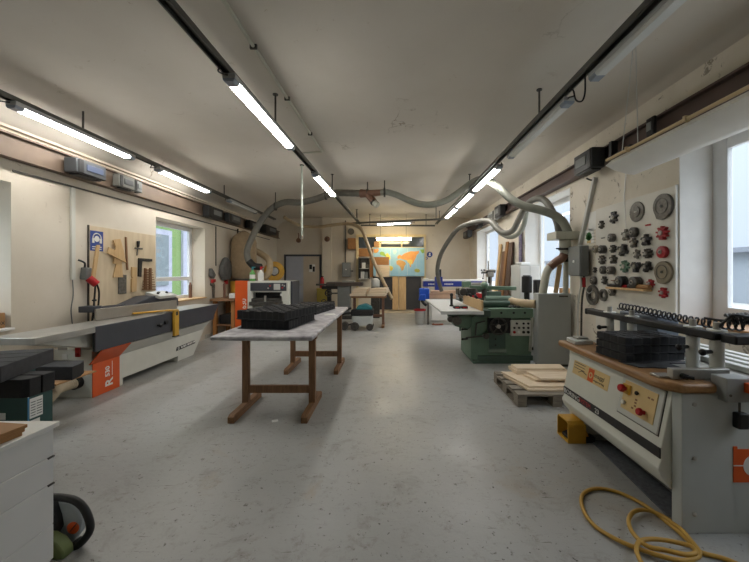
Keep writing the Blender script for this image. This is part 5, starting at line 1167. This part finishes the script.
SH = thing('wall_shelf_unit', 'small dark open shelf with boxes in front of the partition', 'shelf', (-1.0, YB-.2, 1.3))
x0, x1, _, _, z0, z1 = brect(358.5, 257.5, 369.5, 279, YB-.3, .2)
MB().box(x0, x1, YB-.12, YB-.10, z0, z1).box(x0, x0+.02, YB-.32, YB-.10, z0, z1).box(x1-.02, x1, YB-.32, YB-.10, z0, z1).build('shelf_case', M_DSTEEL, SH)
for z in (z0, (z0+z1)/2-.02, z1-.02): MB().box(x0+.02, x1-.02, YB-.32, YB-.12, z, z+.02).build('shelf_board', M_LGREY, SH)
def sbox(name, label, cat, u0, u1, zb, h, m): tag(MB().box(x0+u0, x0+u1, YB-.29, YB-.15, zb+.0205, zb+.0205+h).build(name, m, bevel=.005), label, cat)
sbox('white_box', 'white box on the upper tier of the dark open shelf', 'box', .12, .24, (z0+z1)/2-.02, .2, M_PAPER)
sbox('grey_canister', 'grey canister beside the white box on the dark open shelf', 'canister', .27, .35, (z0+z1)/2-.02, .14, M_GSTEEL)
sbox('pale_folder', 'pale folder stack on the lower tier of the dark open shelf', 'folder', .08, .2, z0, .24, M_LGREY)
sbox('dark_folder', 'grey folder on the lower tier of the dark open shelf', 'folder', .22, .33, z0, .22, M_MGREY)
def backthing(name, label, cat, r_, Y, th, m, bv=.006): return tag(MB().box(*brect(*r_, Y, th)).build(name, m, bevel=bv), label, cat)
backthing('hanging_plywood_box', 'brown plywood box mounted high on the wall beside the partition post', 'box', (347.5, 238, 355.5, 249), YB-.28, .28, M_MDF)
backthing('hanging_small_carton', 'orange brown carton in the glass strip above the map', 'box', (374, 241.5, 379, 247), YB-.16, .055, M_CARD)
sb_ = thing('hanging_switch_cabinet', 'grey metal switch cabinet on the back wall beside the open shelf', 'switch cabinet', at(347, 277, YB-.2))
MB().box(*brect(342, 262.5, 350.5, 277, YB-.24, .24)).build('housing', M_MGREY, sb_, bevel=.01)
MB().box(*brect(342.6, 263.2, 350, 276.4, YB-.252, .012)).build('door', mat('box_door_grey', (122, 126, 126)), sb_, bevel=.006)
c_ = at(346, 269.5, YB-.252); MB().cyl(c_, c_-Vector((0, .02, 0)), .02, n=12).build('knob', M_PAPER, sb_)
c_ = at(350.5, 271, YB-.15); MB().cyl(c_, c_+Vector((.06, 0, 0)), .015, n=8).sph(c_+Vector((.07, 0, 0)), .025).build('side_lever', M_DSTEEL, sb_)
a = at(345.5, 262.5, YB-.02); MB().box(a.x-.02, a.x+.02, YB-.04, YB, a.z-.02, ZC-.1).build('supply_conduit', M_GSTEEL, sb_)
# framed world map
MP = thing('hanging_world_map', 'large coloured world map on the partition', 'map', at(402, 276, YB-.10))
MX = lambda x, y, Y: at(340+x/7.49, 225+y/7.49, Y)
Ym = YB-.105
a, b_ = MX(250, 383, Ym), MX(632, 170, Ym)
MB().box(a.x, b_.x, Ym, Ym+.012, a.z, b_.z).build('map_sheet', mat('map_sea', (140, 186, 214), .5, col2=(158, 200, 216), scale=3), MP)
def land(name, polys, m, dy):
    mb = MB()
    for P_ in polys:
        pts = [MX(x, y, Ym-dy) for x, y in P_]
        mb.prism([(p.x, p.z) for p in pts], 'y', Ym-dy-.001, Ym-dy+.0005)
    mb.build(name, m, MP, smooth=0)
land('printed_land', [[(455, 235), (480, 215), (505, 205), (530, 196), (560, 198), (592, 194), (590, 212), (575, 222), (568, 246), (556, 268), (545, 292), (528, 285), (520, 292), (508, 268), (490, 262), (470, 258), (452, 252)]], mat('map_orange', (226, 150, 82), .5, col2=(232, 170, 96), scale=9), .001)
land('printed_land', [[(422, 270), (440, 262), (468, 266), (488, 280), (495, 292), (484, 305), (476, 335), (462, 345), (456, 322), (440, 302), (424, 295)]], mat('map_tan', (204, 152, 86), .5, col2=(214, 168, 100), scale=9), .001)
land('printed_land', [[(500, 262), (530, 258), (545, 268), (540, 290), (526, 306), (518, 288), (505, 278)]], mat('map_yellow', (230, 196, 96), .5), .0022)
land('printed_land', [[(555, 335), (575, 326), (594, 332), (600, 346), (586, 356), (562, 350)]], mat('map_olive', (176, 176, 84), .5), .001)
land('printed_land', [[(252, 180), (285, 176), (292, 190), (280, 206), (262, 212), (252, 205)]], mat('map_orange', (226, 150, 82)), .001)
land('printed_land', [[(296, 206), (312, 198), (330, 205), (340, 222), (352, 232), (345, 238), (300, 222)], [(598, 184), (630, 182), (630, 208), (615, 212)]], mat('map_green', (134, 168, 70), .5), .001)
land('printed_land', [[(340, 218), (356, 210), (372, 228), (380, 250), (368, 262), (352, 250)], [(372, 305), (392, 310), (400, 325), (385, 345), (374, 340)]], mat('map_lemon', (226, 206, 92), .5), .0015)
land('printed_land', [[(430, 235), (445, 222), (458, 228), (455, 245), (440, 255), (430, 250)], [(520, 300), (530, 296), (534, 312), (524, 316)]], mat('map_orange', (226, 150, 82)), .0018)
land('printed_land', [[(395, 190), (420, 182), (428, 200), (412, 222), (400, 214)]], mat('map_ice', (176, 214, 208), .5), .001)
m_ = MB()
for k in range(1, 6):
    p = MX(250+k*64, 175, Ym); q_ = MX(250+k*64, 380, Ym); m_.box(p.x-.003, p.x+.003, Ym-.0006, Ym, q_.z, p.z)
m_.build('map_grid', M_PAPER, MP)
# lamp behind partition line: hanging warm tube
wl_ = thing('pendant_tube_lamp', 'warm lit tube lamp hung on two thin wires above the map', 'lamp', at(393.5, 239, 11.9))
a, b_ = at(376, 241, 11.9), at(412, 237, 11.9)
MB().box(a.x, b_.x, 11.85, 11.95, b_.z-.03, b_.z+.01).build('housing', M_WHITE, wl_, bevel=.006)
MB().cyl((a.x+.03, 11.9, b_.z-.07), (b_.x-.03, 11.9, b_.z-.07), .045, n=16).build('tube_cover', M_LEDWARM, wl_)
for x in (a.x+.15, b_.x-.2): MB().cyl((x, 11.9, b_.z+.01), (x, 11.9, ZC-.002), .005, n=6).build('wire', M_DSTEEL, wl_)
# safety signs and small wall things
def round_sign(px, py, r, label):
    c = at(px, py, YB); t = thing('hanging_round_sign', label, 'sign', c)
    MB().cyl(c-Vector((0, .004, 0)), c, r, n=24).build('plate', M_BLUE, t)
    MB().sph(c-Vector((0, .005, -r*.35)), r*.3, (1, .1, 1), 10).prism([(c.x-r*.4, c.z-r*.5), (c.x+r*.4, c.z-r*.5), (c.x+r*.2, c.z+r*.1), (c.x-r*.2, c.z+r*.1)], 'y', c.y-.006, c.y-.004).build('figure_symbol', M_PAPER, t)
round_sign(429.7, 254.5, .105, 'larger blue round safety sign on the back wall beside the map')
round_sign(426.4, 258.2, .05, 'smaller blue round safety sign just below the larger one')
bx = thing('hanging_bell', 'round brown bell on the pilaster of the back wall', 'bell', at(327.2, 239, YB-.14))
c = at(327.2, 239, YB-.14); MB().lathe([(.10, 0), (.10, .02), (.07, .06), (.02, .075)], c, (0, -1, 0), 22).build('bell_dome', M_BROWN, bx)
MB().cyl(c-Vector((0, .075, 0)), c-Vector((0, .085, 0)), .025, n=10).build('center_screw', M_DSTEEL, bx)
pk = thing('hanging_pulley', 'brown pulley hook on the back wall above the door', 'pulley', at(298.5, 243, YB-.03))
c = at(298.7, 240.5, YB); MB().cyl(c-Vector((0, .05, 0)), c, .085, n=18).build('wheel', M_BROWN, pk); MB().tube([c+Vector((0, -.03, .08)), c+Vector((.01, -.03, .2)), c+Vector((-.01, -.03, .27))], .02, n=8).build('hook', M_BROWN, pk)
tag(MB().cyl(at(351, 231.5, YB-.03), at(351, 231.5, YB), .12, n=20).build('hanging_round_vent', M_GSTEEL), 'dark oval vent high on the back wall above the plywood box', 'vent')
fe = thing('fire_extinguisher', 'small dark red fire extinguisher standing on the mustard yellow cupboard', 'fire extinguisher', (-2.4, 12.25, .931))
MB().lathe([(.06, 0), (.07, .02), (.07, .32), (.04, .38), (.02, .4)], (-2.40, 12.25, .931), n=16).build('cylinder', M_RED, fe)
MB().box(-2.44, -2.35, 12.23, 12.27, 1.325, 1.36).build('valve', M_BLACK, fe)
yc = tag(MB().box(-2.54, -2.12, 12.0, 12.42, 0, .90).box(-2.56, -2.10, 11.98, 12.44, .90, .93).build('yellow_cupboard', mat('mustard_paint', (176, 158, 72), .5, var=.1), bevel=.006), 'low mustard yellow cupboard by the pilaster', 'cupboard')
# beige hose along the back
duct('beige hose curving down from the ceiling to the boards on the small bench', [at(284, 217, 10.8), at(292, 222, 11.0), at(303, 226, 11.2), at(318, 226.8, 11.2), at(333, 225, 11.1), at(346, 223.8, 11.0), at(356, 225.5, 10.9), at(362.5, 231, 10.8), at(367, 243, 10.6), at(374, 262, 10.3), at(383, 281, 10.2), at(392, 299, 10.08)], .052, M_HOSEB, .0)

# ================================================================== small bench with boards, vacuum, grey spindle machine
W = thing('small_bench', 'small brown wooden bench carrying stacks of pale boards', 'bench', (-.55, 9.55, 0))
MB().box(-1.05, -.10, 9.3, 9.85, .80, .85).build('bench_top', M_WOOD, W, bevel=.006)
for x in (-.98, -.19):
    MB().box(x-.035, x+.035, 9.52, 9.60, .06, .80).build('leg', M_BROWN, W, bevel=.004); MB().box(x-.04, x+.04, 9.25, 9.9, 0, .06).build('foot', M_WOODH, W, bevel=.004)
MB().box(-.95, -.22, 9.54, 9.58, .26, .33).build('stretcher', M_BROWN, W)
lay = [(-1.08, -.66, .8505, 0, 'lower', 'farther'), (-1.03, -.64, .9205, .06, 'middle', 'farther'), (-.98, -.60, .9905, .12, 'upper', 'farther'),
       (-.62, -.14, .8505, 0, 'lower', 'nearer'), (-.58, -.10, .9205, .06, 'middle', 'nearer'), (-.53, -.10, .9905, .12, 'upper', 'nearer')]
for x0, x1, z, dy, lv, wh in lay:
    tag(MB().prism([(x0, 9.28+dy), (x1, 9.28+dy), (x1+.06, 9.9), (x0+.1, 9.9)], 'z', z, z+.066).build('pale_board', M_PLANK, bevel=.004), f'{lv} pale board in the stack on the small bench {"beside the switch cabinet" if wh == "farther" else "under the beige hose"}', 'board', 'boards on the small bench')
V = thing('workshop_vacuum', 'grey workshop vacuum on wheels with a teal lid in front of the small bench', 'vacuum cleaner', (-.75, 9.05, 0))
MB().box(-.98, -.45, 8.85, 9.22, .10, .38).build('tub', mat('vacuum_grey', (182, 186, 184), .4), V, bevel=.04, seg=3)
MB().box(-1.0, -.43, 8.83, 9.24, .38, .53).build('motor_head', M_BLACK, V, bevel=.03, seg=3)
MB().prism([(-.88, .53), (-.46, .53), (-.48, .60), (-.62, .68), (-.84, .62)], 'y', 8.88, 9.2).build('teal_lid', M_TEALP, V, bevel=.02)
for x, r in ((-.90, .11), (-.52, .09)):
    for y in (8.86, 9.2): MB().cyl((x, y-.025, r), (x, y+.025, r), r, n=20).build('wheel', M_DSTEEL, V, bevel=.006)
MB().cyl((-1.18, 8.9, .10), (-1.18, 9.1, .10), .10, n=20).bar((-1.18, 9.0, .10), (-.95, 9.0, .16), .05, .04).build('castor_arm', M_DSTEEL, V)
MB().tube([(-.98, 8.9, .45), (-1.12, 8.86, .44), (-1.28, 8.85, .40), (-1.36, 8.9, .44), (-1.2, 8.95, .5), (-1.0, 8.98, .56)], .028, n=10).build('suction_hose', M_BLACK, V)
Z = thing('grey_milling_machine', 'old grey milling machine with broad dark table below the switch cabinet', 'machine', (-1.6, 11.2, 0))
MB().box(-2.03, -.90, 11.0, 11.65, 1.05, 1.17).build('machine_table', mat('dark_table_brown', (78, 66, 60), .5, var=.1), Z, bevel=.006)
MB().box(-1.68, -1.28, 11.05, 11.5, .0, 1.05).build('column', M_MGREY, Z, bevel=.02)
MB().box(-1.78, -1.05, 10.95, 11.6, 0, .12).build('base', M_DSTEEL, Z, bevel=.01)
MB().box(-1.55, -1.15, 11.15, 11.5, 1.17, 1.22).build('vise_plate', M_STEEL, Z, bevel=.006)
MB().bar((-2.35, 11.0, 1.10), (-1.7, 11.05, 1.10), .1, .06).build('side_arm', M_DSTEEL, Z, bevel=.004)
for x, z, r in ((-1.95, .82, .11), (-2.1, .55, .09)):
    hw = MB().ring((x, 11.0, z), (0, -1, 0), r, r*.75, .03, 22).build('crank_wheel', M_DSTEEL, Z); MB().bar((x-r*.8, 10.985, z), (x+r*.8, 10.985, z), .02, .02).build('spoke', M_DSTEEL, hw)
    MB().cyl((x, 11.0, z), (x+.32, 11.1, z), .025, n=10).build('crank_shaft', M_DSTEEL, hw)
MB().box(-2.2, -1.68, 11.1, 11.3, .95, 1.05).box(-2.02, -1.9, 11.1, 11.25, 0, .95).build('support_arm', M_BLACK, Z, bevel=.01)
MB().tube([(-2.0, 11.4, 1.0), (-2.1, 11.2, .8), (-1.9, 11.15, .6), (-2.05, 11.2, .35)], .018, n=8).build('cable', M_BLACK, Z)
gc = thing('grey_canister', 'pale grey canister on the floor stand behind the small bench', 'canister', (-.42, 11.4, 0))
MB().lathe([(.12, 1.0), (.14, 1.03), (.14, 1.22), (.10, 1.27), (.05, 1.3)], (-.48, 11.4, 0), n=18).build('canister_body', M_LGREY, gc); MB().box(-.62, -.34, 11.26, 11.54, 0, 1.0).build('stand', M_DSTEEL, gc)

# ------------------------------------------------------------------ lettering becomes plain mesh
bpy.context.view_layer.update()
dg = bpy.context.evaluated_depsgraph_get()
for o in [o for o in SC.objects if o.type == 'FONT']:
    me = bpy.data.meshes.new_from_object(o.evaluated_get(dg))
    n_ = bpy.data.objects.new('lettering', me); COL.objects.link(n_)
    n_.parent = o.parent; n_.matrix_local = o.matrix_local.copy()
    bpy.data.objects.remove(o)
# ------------------------------------------------------------------ sky, camera, view
w = bpy.data.worlds.new('sky'); SC.world = w; w.use_nodes = True; nt = w.node_tree
bg = nt.nodes['Background']
tc = nt.nodes.new('ShaderNodeTexCoord'); sx = nt.nodes.new('ShaderNodeSeparateXYZ'); rp = nt.nodes.new('ShaderNodeValToRGB')
nt.links.new(tc.outputs['Generated'], sx.inputs[0]); nt.links.new(sx.outputs['Z'], rp.inputs[0]); nt.links.new(rp.outputs[0], bg.inputs[0])
rp.color_ramp.elements[0].position = 0.0; rp.color_ramp.elements[0].color = (.46, .54, .66, 1)
rp.color_ramp.elements[1].position = 1.0; rp.color_ramp.elements[1].color = (4.0, 4.3, 4.7, 1)
e = rp.color_ramp.elements.new(.35); e.color = (.60, .69, .82, 1)
e = rp.color_ramp.elements.new(.6); e.color = (3.4, 3.65, 4.0, 1)
bg.inputs[1].default_value = SKY
cd = bpy.data.cameras.new('camera'); cam = bpy.data.objects.new('camera', cd); COL.objects.link(cam)
cam.location = (0, 0, EYE); cam.rotation_euler = (R(90), 0, 0)
cd.sensor_width = 36; cd.lens = F*36/749; cd.clip_start = .05
cd.shift_x = -(CX-374.5)/749; cd.shift_y = (CY-281)/749
SC.camera = cam
SC.view_settings.view_transform = 'Standard'; SC.view_settings.look = 'None'; SC.view_settings.gamma = 1; SC.view_settings.exposure = EXPO
SC.cycles.max_bounces = 8; SC.cycles.diffuse_bounces = 5; SC.cycles.sample_clamp_indirect = 6
